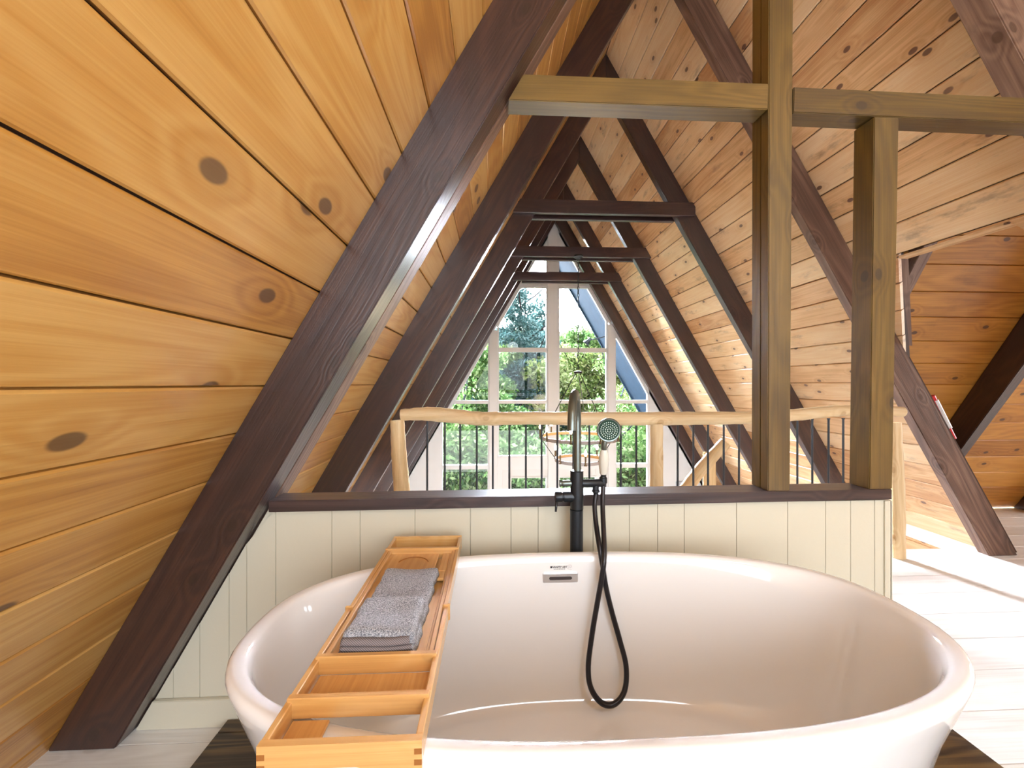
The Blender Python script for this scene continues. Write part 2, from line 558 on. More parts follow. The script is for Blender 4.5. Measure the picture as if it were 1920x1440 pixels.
def roof(name, side, seam_z, hole=None):
    """boards along y, laid on the rafters; one mesh, grooves between the boards"""
    dz = PW * math.sin(R(60))
    zr = roof_z_ridge()
    k0 = math.floor((ZLOW - 0.3 - seam_z) / dz)
    x0 = XO_L if side < 0 else XO_R
    ud = Vector((0.5 * -side, 0, S3 / 2))               # up the slope
    nd = Vector((side * S3 / 2, 0, 0.5))                # outwards
    base = Vector((x0 - side * seam_z / S3, 0, seam_z)) # point on the seam, local origin
    bm = bmesh.new()
    th = 0.022; ch = 0.005; gp = 0.0026

    def strip(z0, z1, y0, y1, y0b=None, y1b=None):
        y0b = y0 if y0b is None else y0b
        y1b = y1 if y1b is None else y1b
        s0 = (z0 - seam_z) / (S3 / 2) + gp
        s1 = (z1 - seam_z) / (S3 / 2) - gp
        prof = [(s0, ch), (s0 + ch, 0), (s1 - ch, 0), (s1, ch), (s1, th), (s0, th)]
        a, c = [], []
        for s, h in prof:
            p = base + ud * s + nd * h
            f = (s - s0) / (s1 - s0)
            a.append(bm.verts.new((p.x, y0 + (y0b - y0) * f, p.z)))
            c.append(bm.verts.new((p.x, y1 + (y1b - y1) * f, p.z)))
        bm.faces.new(a); bm.faces.new(list(reversed(c)))
        for i in range(6):
            bm.faces.new((a[i], c[i], c[(i + 1) % 6], a[(i + 1) % 6]))
    k = k0
    while True:
        z0 = seam_z + k * dz; z1 = z0 + dz
        if z0 >= zr - 0.02: break
        z1 = min(z1, zr)
        segs = [(YBACK, YOUT, None, None)]
        if hole:
            segs = hole(z0, z1)
        for (a, c, a2, c2) in segs:
            strip(z0, z1, a, c, a2, c2)
        k += 1
    nboards = len(bm.faces)
    # backing that closes the grooves
    zz0 = ZLOW - 0.3
    if not hole:
        pts = [base + ud * ((z - seam_z) / (S3 / 2)) + nd * (th + 0.001) for z in (zz0, zr)]
        add_prism(bm, [Vector((pts[0].x, YBACK, pts[0].z)), Vector((pts[1].x, YBACK, pts[1].z)), Vector((pts[1].x, YOUT, pts[1].z)), Vector((pts[0].x, YOUT, pts[0].z))], nd * 0.03)
    else:
        def poly(ps):
            q = []
            for (y, z) in ps:
                p = base + ud * ((z - seam_z) / (S3 / 2)) + nd * (th + 0.001)
                q.append(Vector((p.x, y, p.z)))
            add_prism(bm, q, nd * 0.03)
        poly([(YBACK, 1.995), (YBACK, zr), (YOUT, zr), (YOUT, 1.995)])
        poly([(2.70, zz0), (2.70, 1.36), (2.40, 1.995), (YOUT, 1.995), (YOUT, zz0)])
        poly([(YBACK, zz0), (YBACK, 1.995), (1.84, 1.995), (0.62, -0.04), (0.62, zz0)])
    bm.faces.ensure_lookup_table()
    for f in bm.faces[nboards:]: f.material_index = 1
    return bm, base


bm, base = roof('wall_left', -1, 1.189)
o = link_bm('wall_left', bm, M['pine_left'], grain=Vector((0, 1, 0)), origin=base, up=Vector((-S3 / 2, 0, 0.5)))
o.data.materials.append(M['groove'])
tag(o, kind='structure')


def valley_far(z):
    return min(2.70, 2.39 + (1.995 - z) * 0.486)


def hole(z0, z1):
    zm = (z0 + z1) / 2
    if zm > 1.995 or zm < -0.02:
        return [(YBACK, YOUT, None, None)]
    return [(YBACK, 1.854 - (1.995 - z0) * 0.6, None, 1.854 - (1.995 - z1) * 0.6), (valley_far(z0), YOUT, valley_far(z1), None)]


bm, base = roof('wall_right', 1, 1.3645, hole)
o = link_bm('wall_right', bm, M['pine_right'], grain=Vector((0, 1, 0)), origin=base, up=Vector((S3 / 2, 0, 0.5)))
o.data.materials.append(M['groove'])
tag(o, kind='structure')


bm = bmesh.new()
add_box(bm, XC - 0.03, XC + 0.03, YBACK, YOUT, roof_z_ridge() - 0.005, roof_z_ridge() + 0.12)
o = link_bm('trim_4', bm, M['rafter'], grain=Vector((0, 1, 0)))
tag(o, kind='structure')


# rafters
def rafter(side, y0, y1, z0, label, mat='rafter', group=None, bev=0.004):
    xi = XI_L if side < 0 else XI_R
    xo = xi + side * DEP
    zi = (XC - XI_L) * S3
    zo = (XC - XO_L) * S3
    e = 0.0015
    pts = [Vector((xi - side * z0 / S3, y0, z0)), Vector((xo - side * (z0 / S3 + e), y0, z0)), Vector((XC + side * e, y0, zo)), Vector((XC + side * e, y0, zi))]
    bm = bmesh.new()
    add_prism(bm, pts, (0, y1 - y0, 0), bev)
    o = link_bm('rafter', bm, M[mat], grain=Vector((-side * 0.5, 0, S3 / 2)), up=Vector((0, 1, 0)), origin=Vector((xi - side * z0 / S3, y0, z0)))
    tag(o, label, 'rafter', group)
    return o


rafter(-1, 1.385, 1.497, 0.0, 'dark brown rafter, largest and nearest on the left, standing on the floor')
rafter(-1, 1.499, 1.60, 0.0, 'weathered grey edged rafter tight behind the nearest left rafter', 'old_rafter')
rafter(1, 1.46, 1.56, 0.0, 'weathered grey brown timber rafter in the upper right corner of the photo', 'old_rafter')
rafter(-1, 2.65, 2.73, ZLOW, 'second dark brown rafter on the left slope, whose edge the log handrail meets')
rafter(1, 2.65, 2.72, 0.0, 'worn brown rafter on the right standing with its foot on the pale loft floor', 'old_rafter')
fr_names = ['third', 'fourth', 'fifth', 'farthest']
fr_y = [3.9, 5.15, 6.3, 7.10]
for nm, y in zip(fr_names, fr_y):
    what = {3.9: 'at the nearest cross beam', 5.15: 'at the cross beam with the chandelier chain',
            6.3: 'at the farthest cross beam', 7.10: 'against the white gable window wall'}[y]
    d = 0.075 if y < 7 else 0.09
    rafter(-1, y, y + d, ZLOW, 'dark left slope rafter, %s in depth, %s' % (nm, what))
    rafter(1, y, y + d, ZLOW, 'dark right slope rafter, %s in depth, %s' % (nm, what))


# collar beams
def collar(y, ybot, ytop, px0, px1, label):
    a = PY(1100, ybot, y); b_ = PY(1100, ytop, y)
    x0 = PY(px0, ybot, y).x; x1 = PY(px1, ybot, y).x
    bm = bmesh.new()
    add_box(bm, x0, x1, y - 0.045, y - 0.002, a.z, b_.z, 0.003)
    add_box(bm, x0 + 0.15, x1 - 0.15, y + 0.08, y + 0.12, a.z - 0.01, b_.z - 0.01, 0.003)
    o = link_bm('collar_beam', bm, M['rafter'], grain=Vector((1, 0, 0)))
    tag(o, label, 'ceiling beam')


collar(3.9, 404, 379, 962, 1300, 'dark doubled cross beam nearest to the camera in the roof peak')
collar(5.15, 484, 465, 957, 1219, 'dark doubled cross beam with the chandelier chain, in the middle of three')
collar(6.3, 528, 512, 961, 1164, 'dark doubled cross beam farthest away, just above the big window panes')

# ------------------------------------------------------------ floors
bm = bmesh.new()
w = 0.2


def floor_box(x0, x1, y0, y1):
    y = math.floor(y0 / w) * w
    while y < y1:
        a, c = max(y, y0), min(y + w, y1)
        if c - a > 0.01:
            add_box(bm, x0, x1, a + 0.0008, c - 0.0008, -0.02, 0.0, 0.0012)
        y += w
    add_box(bm, x0, x1, y0, y1, -0.16, -0.021)


floor_box(XO_L, XO_R, YBACK, 0.62)
floor_box(XO_L, 6.3, 0.62, Y_EDGE)
floor_box(XO_R + 0.03, 6.3, Y_EDGE, 3.67)
o = link_bm('floor', bm, M['floor'], grain=Vector((1, 0, 0)), origin=Vector((0, 0, 0)))
tag(o, kind='structure')
bm = bmesh.new()
add_box(bm, XO_L - 1.6, XO_R + 1.6, YBACK, YG, ZLOW - 0.1, ZLOW)
o = link_bm('floor', bm, M['lower_floor'], grain=Vector((0, 1, 0)), origin=Vector((0, 0, ZLOW)))
o.name = 'floor_lower'
tag(o, kind='structure')

# ------------------------------------------------------------ half wall behind the tub
WY = 1.472
wx1 = PY(1668, 1000, WY).x
ZC0 = 0.755        # underside of the cap


def left_x(z):      # face of the near left rafter
    return XI_L + z / S3 - 0.03


bm = bmesh.new()
seams = [517, 622, 675, 778, 882, 958, 1009, 1112, 1180, 1233, 1283, 1381, 1477, 1548, 1595, 1640]
xs = [PY(p, 1000, WY).x for p in seams]
xs = [-1.12, -1.03, -0.93] + [xs[0] - 0.1] + xs
xs = sorted(xs)
bounds = [XI_L + 0.007] + xs + [wx1]
for a, c in zip(bounds, bounds[1:]):
    if c - a < 0.01: continue
    # board clipped by the slope of the rafter
    za = max(0.0, (a + 0.0 - XI_L) * S3)
    lo0 = 0.0
    top_a = min(ZC0, max(0.004, (a - XI_L - 0.004) * S3)); top_c = min(ZC0, max(0.02, (c - XI_L - 0.004) * S3))
    g = 0.0007
    pts = [Vector((a + g, WY, lo0)), Vector((c - g, WY, lo0)), Vector((c - g, WY, top_c)), Vector((a + g, WY, top_a))]
    add_prism(bm, pts, (0, 0.012, 0), 0.0008)
o = link_bm('wall_partition', bm, M['cream'], origin=Vector((0, WY, 0)))
tag(o, kind='structure')
bm = bmesh.new()
pts = [Vector((XI_L + 0.006, WY + 0.0125, 0)), Vector((wx1 - 0.004, WY + 0.0125, 0)), Vector((wx1 - 0.004, WY + 0.0125, ZC0)), Vector((XI_L + 0.006 + ZC0 / S3, WY + 0.0125, ZC0))]
add_prism(bm, pts, (0, 0.065, 0))
o2 = link_bm('core', bm, M['cream'], parent=o)
bm = bmesh.new()
add_box(bm, wx1 - 0.024, wx1 + 0.002, WY - 0.006, WY - 0.0002, 0, ZC0 - 0.001, 0.001)
add_box(bm, wx1 - 0.003, wx1 + 0.006, WY - 0.006, WY + 0.082, 0, ZC0 - 0.001, 0.001)
link_bm('corner_trim', bm, M['cream'], parent=o)
bm = bmesh.new()
add_prism(bm, [Vector((XI_L + 0.005, WY - 0.016, 0)), Vector((wx1 - 0.026, WY - 0.016, 0)), Vector((wx1 - 0.026, WY - 0.016, 0.098)), Vector((XI_L + 0.005 + 0.098 / S3, WY - 0.016, 0.098))], (0, 0.0155, 0), 0.002)
o = link_bm('baseboard_back', bm, M['cream'])
tag(o, kind='structure')
# the cap
bm = bmesh.new()
cx0 = PY(503, 950, 1.452).x
cx1 = PY(1673, 925, 1.452).x
add_prism(bm, [Vector((cx0, 1.452, ZC0 - 0.006)), Vector((cx1, 1.452, ZC0 + 0.008)), Vector((cx1, 1.452, ZC0 + 0.047)), Vector((cx0, 1.452, ZC0 + 0.034))], (0, 0.104, 0), 0.002)
o = link_bm('ledge', bm, M['cap'], grain=Vector((1, 0, 0)))
tag(o, 'dark walnut stained board capping the cream half wall behind the tub', 'ledge')

# posts and beam standing on the half wall
PYF = 1.4555


def capz(x):
    return ZC0 + 0.034 + (x - cx0) / (cx1 - cx0) * 0.013


def post(xb0, xb1, xt0, xt1, ztop, dep, label, double=False):
    bm = bmesh.new()
    zb = capz(xb0) + 0.0005
    d1 = dep if not double else dep * 0.45
    add_prism(bm, [Vector((xb0, PYF, zb)), Vector((xb1, PYF, zb)), Vector((xt1, PYF, ztop)), Vector((xt0, PYF, ztop))], (0, d1, 0), 0.003)
    if double:
        add_prism(bm, [Vector((xb0 + 0.001, PYF + d1 + 0.001, zb)), Vector((xb1 - 0.003, PYF + d1 + 0.001, zb)), Vector((xt1 - 0.003, PYF + d1 + 0.001, ztop)), Vector((xt0 + 0.001, PYF + d1 + 0.001, ztop))], (0, dep - d1, 0), 0.003)
    o = link_bm('post', bm, M['post'], grain=Vector((0, 0, 1)), up=Vector((0, 1, 0)))
    tag(o, label, 'post')
    return o


ztop_l = (XI_R - 1.13) * S3 - 0.12
post(1.021, 1.106, 1.021 + 0.003 * 1.6, 1.106 + 0.012 * 1.6, 3.6, 0.098, 'taller brown stained post on the half wall, rising out of the photo', True)
post(1.414, 1.506, 1.434, 1.532, 2.205, 0.088, 'shorter brown stained post at the right end of the half wall')
bm = bmesh.new()
bz0, bz1 = 2.222, 2.318
bxl = (bz0 - CAMZ) / S3 + XI_L + CAMZ / S3
add_prism(bm, [Vector((XI_L + bz0 / S3 + 0.012, PYF, bz0)), Vector((1.0215, PYF, bz0 - 0.003)), Vector((1.0235, PYF, bz1 - 0.003)), Vector((XI_L + bz1 / S3 + 0.012, PYF, bz1))], (0, 0.082, 0), 0.003)
o = link_bm('cross_beam', bm, M['post'], grain=Vector((1, 0, 0)))
tag(o, 'brown stained beam left of the tall post, reaching from it to the near left rafter', 'beam')
bm = bmesh.new()
add_prism(bm, [Vector((1.1185, PYF, bz0 - 0.012)), Vector((XI_R - bz0 / S3 - 0.01, PYF, bz0 - 0.022)), Vector((XI_R - bz1 / S3 - 0.01, PYF, bz1 - 0.022)), Vector((1.120, PYF, bz1 - 0.012))], (0, 0.082, 0), 0.003)
o = link_bm('cross_beam', bm, M['post'], grain=Vector((1, 0, 0)))
tag(o, 'brown stained beam right of the tall post, above the shorter post', 'beam')

# ------------------------------------------------------------ cross gable (dormer) on the right
DY0, DZR = 3.676, 2.69
bm = bmesh.new()
sdir = Vector((0, -0.5, S3 / 2)); nrm = Vector((0, S3 / 2, 0.5))
n = int(DZR / (S3 / 2) / PW) + 1
off = PW * 0.5
for k in range(-1, n + 1):
    s0 = max(0.0, k * PW + off); s1 = min(DZR / (S3 / 2), (k + 1) * PW + off)
    if s1 - s0 < 0.01: continue
    zm = (s0 + s1) / 2 * S3 / 2
    xa = XO_R - zm / S3 + 0.05
    ch = 0.005
    prof = [(s0 + 0.001, ch), (s0 + ch, 0), (s1 - ch, 0), (s1 - 0.001, ch), (s1 - 0.001, 0.02), (s0 + 0.001, 0.02)]
    a = [bm.verts.new(Vector((xa, DY0, 0)) + sdir * s + nrm * h) for s, h in prof]
    c = [bm.verts.new(Vector((6.3, DY0, 0)) + sdir * s + nrm * h) for s, h in prof]
    bm.faces.new(a); bm.faces.new(list(reversed(c)))
    for i in range(6): bm.faces.new((a[i], c[i], c[(i + 1) % 6], a[(i + 1) % 6]))
p0 = Vector((XO_R + 0.06, DY0, 0)); p1 = p0 + sdir * (DZR / (S3 / 2)) - Vector((DZR / S3, 0, 0))
add_prism(bm, [p0 + nrm * 0.021, Vector((6.3, DY0, 0)) + nrm * 0.021, Vector((6.3, DY0 - DZR / S3, DZR)) + nrm * 0.021, p1 + nrm * 0.021], nrm * 0.02)
o = link_bm('wall_dormer', bm, M['pine_dormer'], grain=Vector((1, 0, 0)), origin=Vector((4, DY0, 0)) + sdir * off, up=nrm)
tag(o, kind='structure')
bm = bmesh.new()
yn = DY0 - 2 * DZR / S3
add_prism(bm, [Vector((XO_R + 0.1, yn, -0.02)), Vector((6.3, yn, -0.02)), Vector((6.3, DY0 - DZR / S3, DZR)), Vector((XO_R - DZR / S3 + 0.03, DY0 - DZR / S3, DZR))], Vector((0, -S3 / 2, 0.5)) * 0.04)
o = link_bm('wall_near_dormer', bm, M['pine_dormer'], grain=Vector((1, 0, 0)), up=Vector((0, -S3 / 2, 0.5)))
o.name = 'wall_dormer_near'
tag(o, kind='structure')
# unseen end wall, its opening closed by a panel behind the added light
bm = bmesh.new()
yc = DY0 - DZR / S3
def endw(y0, y1, z0, z1): add_box(bm, 6.3, 6.38, y0, y1, z0, z1)
endw(yn, yc - 0.75, 0, 2.7); endw(yc + 0.75, DY0, 0, 2.7); endw(yc - 0.75, yc + 0.75, 0, 0.6); endw(yc - 0.75, yc + 0.75, 2.05, 2.7)
add_box(bm, 6.39, 6.41, yc - 0.8, yc + 0.8, 0.5, 2.1)
o = link_bm('wall_dormer_end', bm, M['white_trim'])
tag(o, kind='structure')
# rafters of the cross gable
for (xr, lab) in ((3.757, 'dark brown rafter slanting across the amber planked dormer on the right'), (5.02, 'dark brown rafter foot at the right edge of the photo, in the dormer')):
    bm = bmesh.new()
    zt = DZR - 0.02
    ins = 0.2125
    pts = [Vector((xr, DY0 - 0.002, 0)), Vector((xr, DY0 - ins, 0)), Vector((xr, DY0 - zt / S3, zt - ins * S3)), Vector((xr, DY0 - zt / S3 - 0.002, zt))]
    add_prism(bm, pts, (0.085, 0, 0), 0.004)
    o = link_bm('dormer_rafter', bm, M['rafter'], grain=sdir, up=Vector((1, 0, 0)))
    tag(o, lab, 'rafter')
bm = bmesh.new()
za, zt = 1.62, DZR - 0.06
add_prism(bm, [Vector((2.68, DY0 - za / S3 - 0.002, za)), Vector((2.68, DY0 - za / S3 - ins * 0.45, za)), Vector((2.68, DY0 - zt / S3, zt - ins * 0.45 * S3)), Vector((2.68, DY0 - zt / S3 - 0.002, zt))], (0.08, 0, 0), 0.003)
o = link_bm('dormer_rafter', bm, M['old_rafter'], grain=sdir, up=Vector((1, 0, 0)))
tag(o, 'short grey rafter end showing under the light pine strip of the dormer opening', 'rafter')
# boards that frame the opening of the cross gable
bm = bmesh.new()
def onroof(y, z, h=0.0): return Vector((XO_R - z / S3 + h * S3 / 2, y, z + h * 0.5))
a = onroof(2.405, 1.985, 0.022); c = onroof(2.665, 1.45, 0.022)
ext = Vector((0.06, 0.0, 0.0))
add_prism(bm, [a, c, c + ext, a + ext], (0, 0.05, 0.02), 0.002)
o = link_bm('valley_board', bm, M['old_rafter'], grain=(c - a))
tag(o, 'narrow grey board edging the dormer opening beside the shorter post', 'board')
bm = bmesh.new()
a = onroof(1.85, 1.992, -0.008); c = onroof(2.39, 1.992, -0.008)
d1 = Vector((0.0, 0, -0.012)); ex = Vector((0.07, 0, -0.002))
add_prism(bm, [a, a + ex, a + ex + d1, a + d1], (0, 0.545, 0), 0.001)
o = link_bm('header_board', bm, M['pine_right'], grain=Vector((0, 1, 0)))
tag(o, 'light pine strip along the top edge of the dormer opening', 'board')
# red and white thing behind the right rafter
e = empty('mailing_tube', PY(1765, 770, 2.74), 'slim red and white tube tucked behind the worn right rafter', 'tube')
a = PY(1748, 742, 2.75); c = PY(1788, 822, 2.75); dd = (c - a)
bm = bmesh.new(); add_tube(bm, [a, c], 0.016, 12); link_bm('red_sleeve', bm, M['red'], parent=e)
bm = bmesh.new(); add_tube(bm, [a + dd * 0.1 + Vector((0.004, -0.003, 0)), a + dd * 0.75 + Vector((0.004, -0.003, 0))], 0.0165, 12); link_bm('white_label', bm, M['white_plastic'], parent=e)

# ------------------------------------------------------------ back of the loft, behind the camera
bm = bmesh.new()
zr = roof_z_ridge()
yb = YBACK
# gable end; its big window is the area light standing in it
def bw(x0, x1, z0, z1): add_box(bm, x0, x1, yb - 0.08, yb, z0, z1)
bw(XO_L - 0.2, -0.75, 0, 2.7); bw(2.55, XO_R + 0.2, 0, 2.7); bw(-0.75, 2.55, 0, 0.35); bw(-0.75, 2.55, 2.6, 2.7)
add_box(bm, -0.76, 2.56, yb - 0.1, yb - 0.085, 0.3, 2.65)
add_prism(bm, [Vector((-0.2, yb, 2.7)), Vector((2.4, yb, 2.7)), Vector((XC, yb, zr + 0.1))], (0, -0.08, 0))
o = link_bm('wall_back', bm, M['white_trim'])
tag(o, kind='structure')

# ------------------------------------------------------------ front gable wall with the windows
def gx(px): return PY(px, 719, YG).x
def gz(py, px=1040): return PY(px, py, YG).z


gw = bmesh.new()


def gbar(x0, x1, z0, z1, y0=YG, y1=YG + 0.12, bev=0.004):
    add_box(gw, x0, x1, y0, y1, z0, z1, bev)


xm0, xm1 = gx(1027.5), gx(1046.5)       # middle mullion
xl0, xl1 = gx(917), gx(932.5)           # left mullion
xr0, xr1 = gx(1140.5), gx(1154)         # right mullion


def slopeL(x): return (x - XO_L) * S3     # height of the roof above x on the left
def slopeR(x): return (XO_R - x) * S3


z_top = gz(540)       # top of the big panes
z_a0, z_a1 = gz(660), gz(652)
z_b0, z_b1 = gz(757), gz(750.5)
wt = 0.235
# mullions
add_box(gw, xm0, xm1, YG, YG + 0.12, ZLOW, zr - 0.3, 0.004)
add_box(gw, xl0, xl1, YG, YG + 0.12, ZLOW, slopeL(xl0) - 0.25, 0.004)
add_box(gw, xr0, xr1, YG, YG + 0.12, ZLOW, slopeR(xr1) - 0.25, 0.004)
o = link_bm('trim_1', gw, M['white_trim'], origin=Vector((XC, YG, 0)))
tag(o, kind='structure')

# solid parts of the wall: the strips along the roof, the peak, the side panels
gw = bmesh.new()
def strip_along(side, z0, z1, wdt, y0=YG + 0.02, y1=YG + 0.11):
    xo = XO_L if side < 0 else XO_R
    f = lambda z: xo - side * z / S3
    add_prism(gw, [Vector((f(z0), y0, z0)), Vector((f(z0) - side * wdt, y0, z0)), Vector((f(z1) - side * wdt, y0, z1)), Vector((f(z1), y0, z1))], (0, y1 - y0, 0))
strip_along(-1, ZLOW, 3.9, 0.235)
strip_along(1, ZLOW, 3.9, 0.235)
zp = gz(464)
add_prism(gw, [Vector((XC - (zr - zp) / S3 + 0.02, YG + 0.02, zp)), Vector((XC + (zr - zp) / S3 - 0.02, YG + 0.02, zp)), Vector((XC, YG + 0.02, zr))], (0, 0.09, 0))
# horizontal band above the big panes
zh0, zh1 = gz(536), gz(530)
add_box(gw, XC - 0.85, XC + 0.85, YG + 0.015, YG + 0.11, zh0, zh1)
# lower side panels (beyond the left and right windows)
zlo_t = gz(790)
xwl, xwr = gx(826), gx(1218)
def clip_panel(x0, x1, z0, z1, side):
    # panel between x0..x1 clipped by the roof slope
    if side < 0:
        pts = [(x0, z0), (x1, z0), (x1, min(z1, slopeL(x1))), ]
        if slopeL(x0) > z0: pts.append((x0, min(z1, slopeL(x0))))
    else:
        pts = [(x0, z0), (x1, z0)]
        if slopeR(x1) > z0: pts.append((x1, min(z1, slopeR(x1))))
        pts.append((x0, min(z1, slopeR(x0))))
    add_prism(gw, [Vector((x, YG + 0.02, z)) for x, z in pts], (0, 0.09, 0))
clip_panel(XO_L + ZLOW / S3, xwl, ZLOW, 3.0, -1)
clip_panel(xwr, XO_R - ZLOW / S3, ZLOW, 3.0, 1)
# below the centre panes: boards over the door
zs = gz(858, 980)
door_x0, door_x1 = gx(942), gx(1133)
zdoor = gz(881, 1000)
add_box(gw, xl1, xm0, YG + 0.02, YG + 0.11, gz(881, 980), zs)
add_box(gw, xm1, xr0, YG + 0.02, YG + 0.11, gz(881, 980), zs)
add_box(gw, xl1 - 0.0, door_x0, YG + 0.02, YG + 0.11, ZLOW, gz(881, 980))
add_box(gw, door_x1, xr0, YG + 0.02, YG + 0.11, ZLOW, gz(881, 980))
# sills under the side windows
zbot = gz(950)
add_box(gw, xwl, xl0, YG + 0.02, YG + 0.11, ZLOW, zbot)
add_box(gw, xr1, xwr, YG + 0.02, YG + 0.11, ZLOW, zbot)
o = link_bm('wall_front', gw, M['white_trim'], origin=Vector((XC, YG, 0)))
tag(o, kind='structure')


def window(num, poly, bars=(), fw=0.035, extra=None):
    """frame along the polygon (x,z), glass in it, bars = list of (z) horizontals"""
    bm = bmesh.new()
    pts = [Vector((x, 0, z)) for x, z in poly]
    c = sum(pts, Vector()) / len(pts)
    n = len(pts)
    # inner polygon by offsetting the edges
    inner = []
    for i in range(n):
        p0, p1, p2 = pts[i - 1], pts[i], pts[(i + 1) % n]
        d1 = (p1 - p0).normalized(); d2 = (p2 - p1).normalized()
        n1 = Vector((-d1.z, 0, d1.x)); n2 = Vector((-d2.z, 0, d2.x))
        if n1.dot(c - p1) < 0: n1 = -n1
        if n2.dot(c - p1) < 0: n2 = -n2
        bis = (n1 + n2)
        k = fw / max(0.25, (1 + n1.dot(n2)))
        inner.append(p1 + bis * k)
    y0, y1 = YG + 0.03, YG + 0.09
    A = [bm.verts.new((p.x, y0, p.z)) for p in pts]; B = [bm.verts.new((p.x, y0, p.z)) for p in inner]
    C_ = [bm.verts.new((p.x, y1, p.z)) for p in pts]; D = [bm.verts.new((p.x, y1, p.z)) for p in inner]
    for i in range(n):
        j = (i + 1) % n
        bm.faces.new((A[i], A[j], B[j], B[i])); bm.faces.new((C_[i], D[i], D[j], C_[j]))
        bm.faces.new((B[i], B[j], D[j], D[i])); bm.faces.new((A[i], C_[i], C_[j], A[j]))
    zmin = min(p.z for p in inner); zmax = max(p.z for p in inner)
    def span(z):
        xs_ = []
        for i in range(n):
            p, q = inner[i], inner[(i + 1) % n]
            if (p.z - z) * (q.z - z) <= 0 and abs(p.z - q.z) > 1e-6:
                xs_.append(p.x + (q.x - p.x) * (z - p.z) / (q.z - p.z))
        return min(xs_), max(xs_)
    for (za, zb_) in bars:
        a0, a1 = span(za); b0, b1 = span(zb_)
        add_prism(bm, [Vector((a0, y0 - 0.01, za)), Vector((a1, y0 - 0.01, za)), Vector((b1, y0 - 0.01, zb_)), Vector((b0, y0 - 0.01, zb_))], (0, 0.08, 0))
    o = link_bm('window_%d' % num, bm, M['white_trim'], origin=Vector((c.x, YG, c.z)))
    tag(o, kind='structure')
    g = bmesh.new()
    add_prism(g, [Vector((p.x, YG + 0.058, p.z)) for p in inner], (0, 0.006, 0))
    link_bm('pane', g, M['glass'], parent=o)
    return o


def on_slopeL(z, ins=wt): return XO_L + z / S3 + ins
def on_slopeR(z, ins=wt): return XO_R - z / S3 - ins


# centre left and right pair of tall panes
zc_l = (xl1 - XO_L - wt) * S3; zc_r = (XO_R - wt - xr0) * S3
window(1, [(xl1, zs), (xm0, zs), (xm0, zh0), (on_slopeL(zh0), zh0), (xl1, zc_l)], [(z_a0, z_a1), (z_b0, z_b1)], 0.03)
window(2, [(xm1, zs), (xr0, zs), (xr0, zc_r), (on_slopeR(zh0), zh0), (xm1, zh0)], [(z_a0, z_a1), (z_b0, z_b1)], 0.03)
# outer panes, cut by the roof
z1b = (xl0 - XO_L - wt) * S3
zl0 = (xwl - XO_L - wt) * S3
zi0, zi1 = gz(879), gz(871)
window(3, [(xwl, zbot), (xl0, zbot), (xl0, z1b), (xwl, zl0)], [(zi0, zi1), (z_b0, z_b1)], 0.03)
z2b = (XO_R - wt - xr1) * S3
zr0_ = (XO_R - wt - xwr) * S3
window(4, [(xr1, zbot), (xwr, zbot), (xwr, zr0_), (xr1, z2b)], [(zi0, zi1), (z_b0, z_b1)], 0.03)
# the two small panes under the peak
ztr0, ztr1 = zh1, zp
window(5, [(on_slopeL(ztr0, 0.22), ztr0), (xm0, ztr0), (xm0, ztr1), (on_slopeL(ztr1, 0.22), ztr1)], [], 0.025)
window(6, [(xm1, ztr0), (on_slopeR(ztr0, 0.22), ztr0), (on_slopeR(ztr1, 0.22), ztr1), (xm1, ztr1)], [], 0.025)
# double door below
def door(num, x0, x1, p0, p1):
    bm = bmesh.new()
    z0, z1 = ZLOW, gz(881, 980)
    gx0, gx1 = p0, p1
    gz0, gz1 = ZLOW + 0.3, gz(897, 990)
    add_box(bm, x0, gx0, YG + 0.03, YG + 0.08, z0, z1, 0.003); add_box(bm, gx1, x1, YG + 0.03, YG + 0.08, z0, z1, 0.003)
    add_box(bm, gx0, gx1, YG + 0.03, YG + 0.08, gz1, z1, 0.003); add_box(bm, gx0, gx1, YG + 0.03, YG + 0.08, z0, gz0, 0.003)
    for (a, c) in ((gx0 - 0.03, gx0), (gx1, gx1 + 0.03)): add_box(bm, a, c, YG + 0.02, YG + 0.032, gz0, gz1 + 0.03, 0.003)
    add_box(bm, gx0, gx1, YG + 0.02, YG + 0.032, gz1, gz1 + 0.03, 0.003)
    o = link_bm('door_%d' % num, bm, M['white_door'])
    tag(o, kind='structure')
    g = bmesh.new(); add_box(g, gx0, gx1, YG + 0.052, YG + 0.058, gz0, gz1); link_bm('pane', g, M['glass'], parent=o)
    h = bmesh.new(); add_tube(h, [Vector((x1 - 0.05 if num == 1 else x0 + 0.05, YG + 0.0, ZLOW + 1.0)), Vector((x1 - 0.05 if num == 1 else x0 + 0.05, YG + 0.031, ZLOW + 1.0))], 0.02, 12)
    link_bm('door_handle', h, M['iron'], parent=o)
door(1, door_x0, (xm0 + xm1) / 2 - 0.002, gx(959), gx(1024))
door(2, (xm0 + xm1) / 2 + 0.002, door_x1, gx(1050), gx(1117))

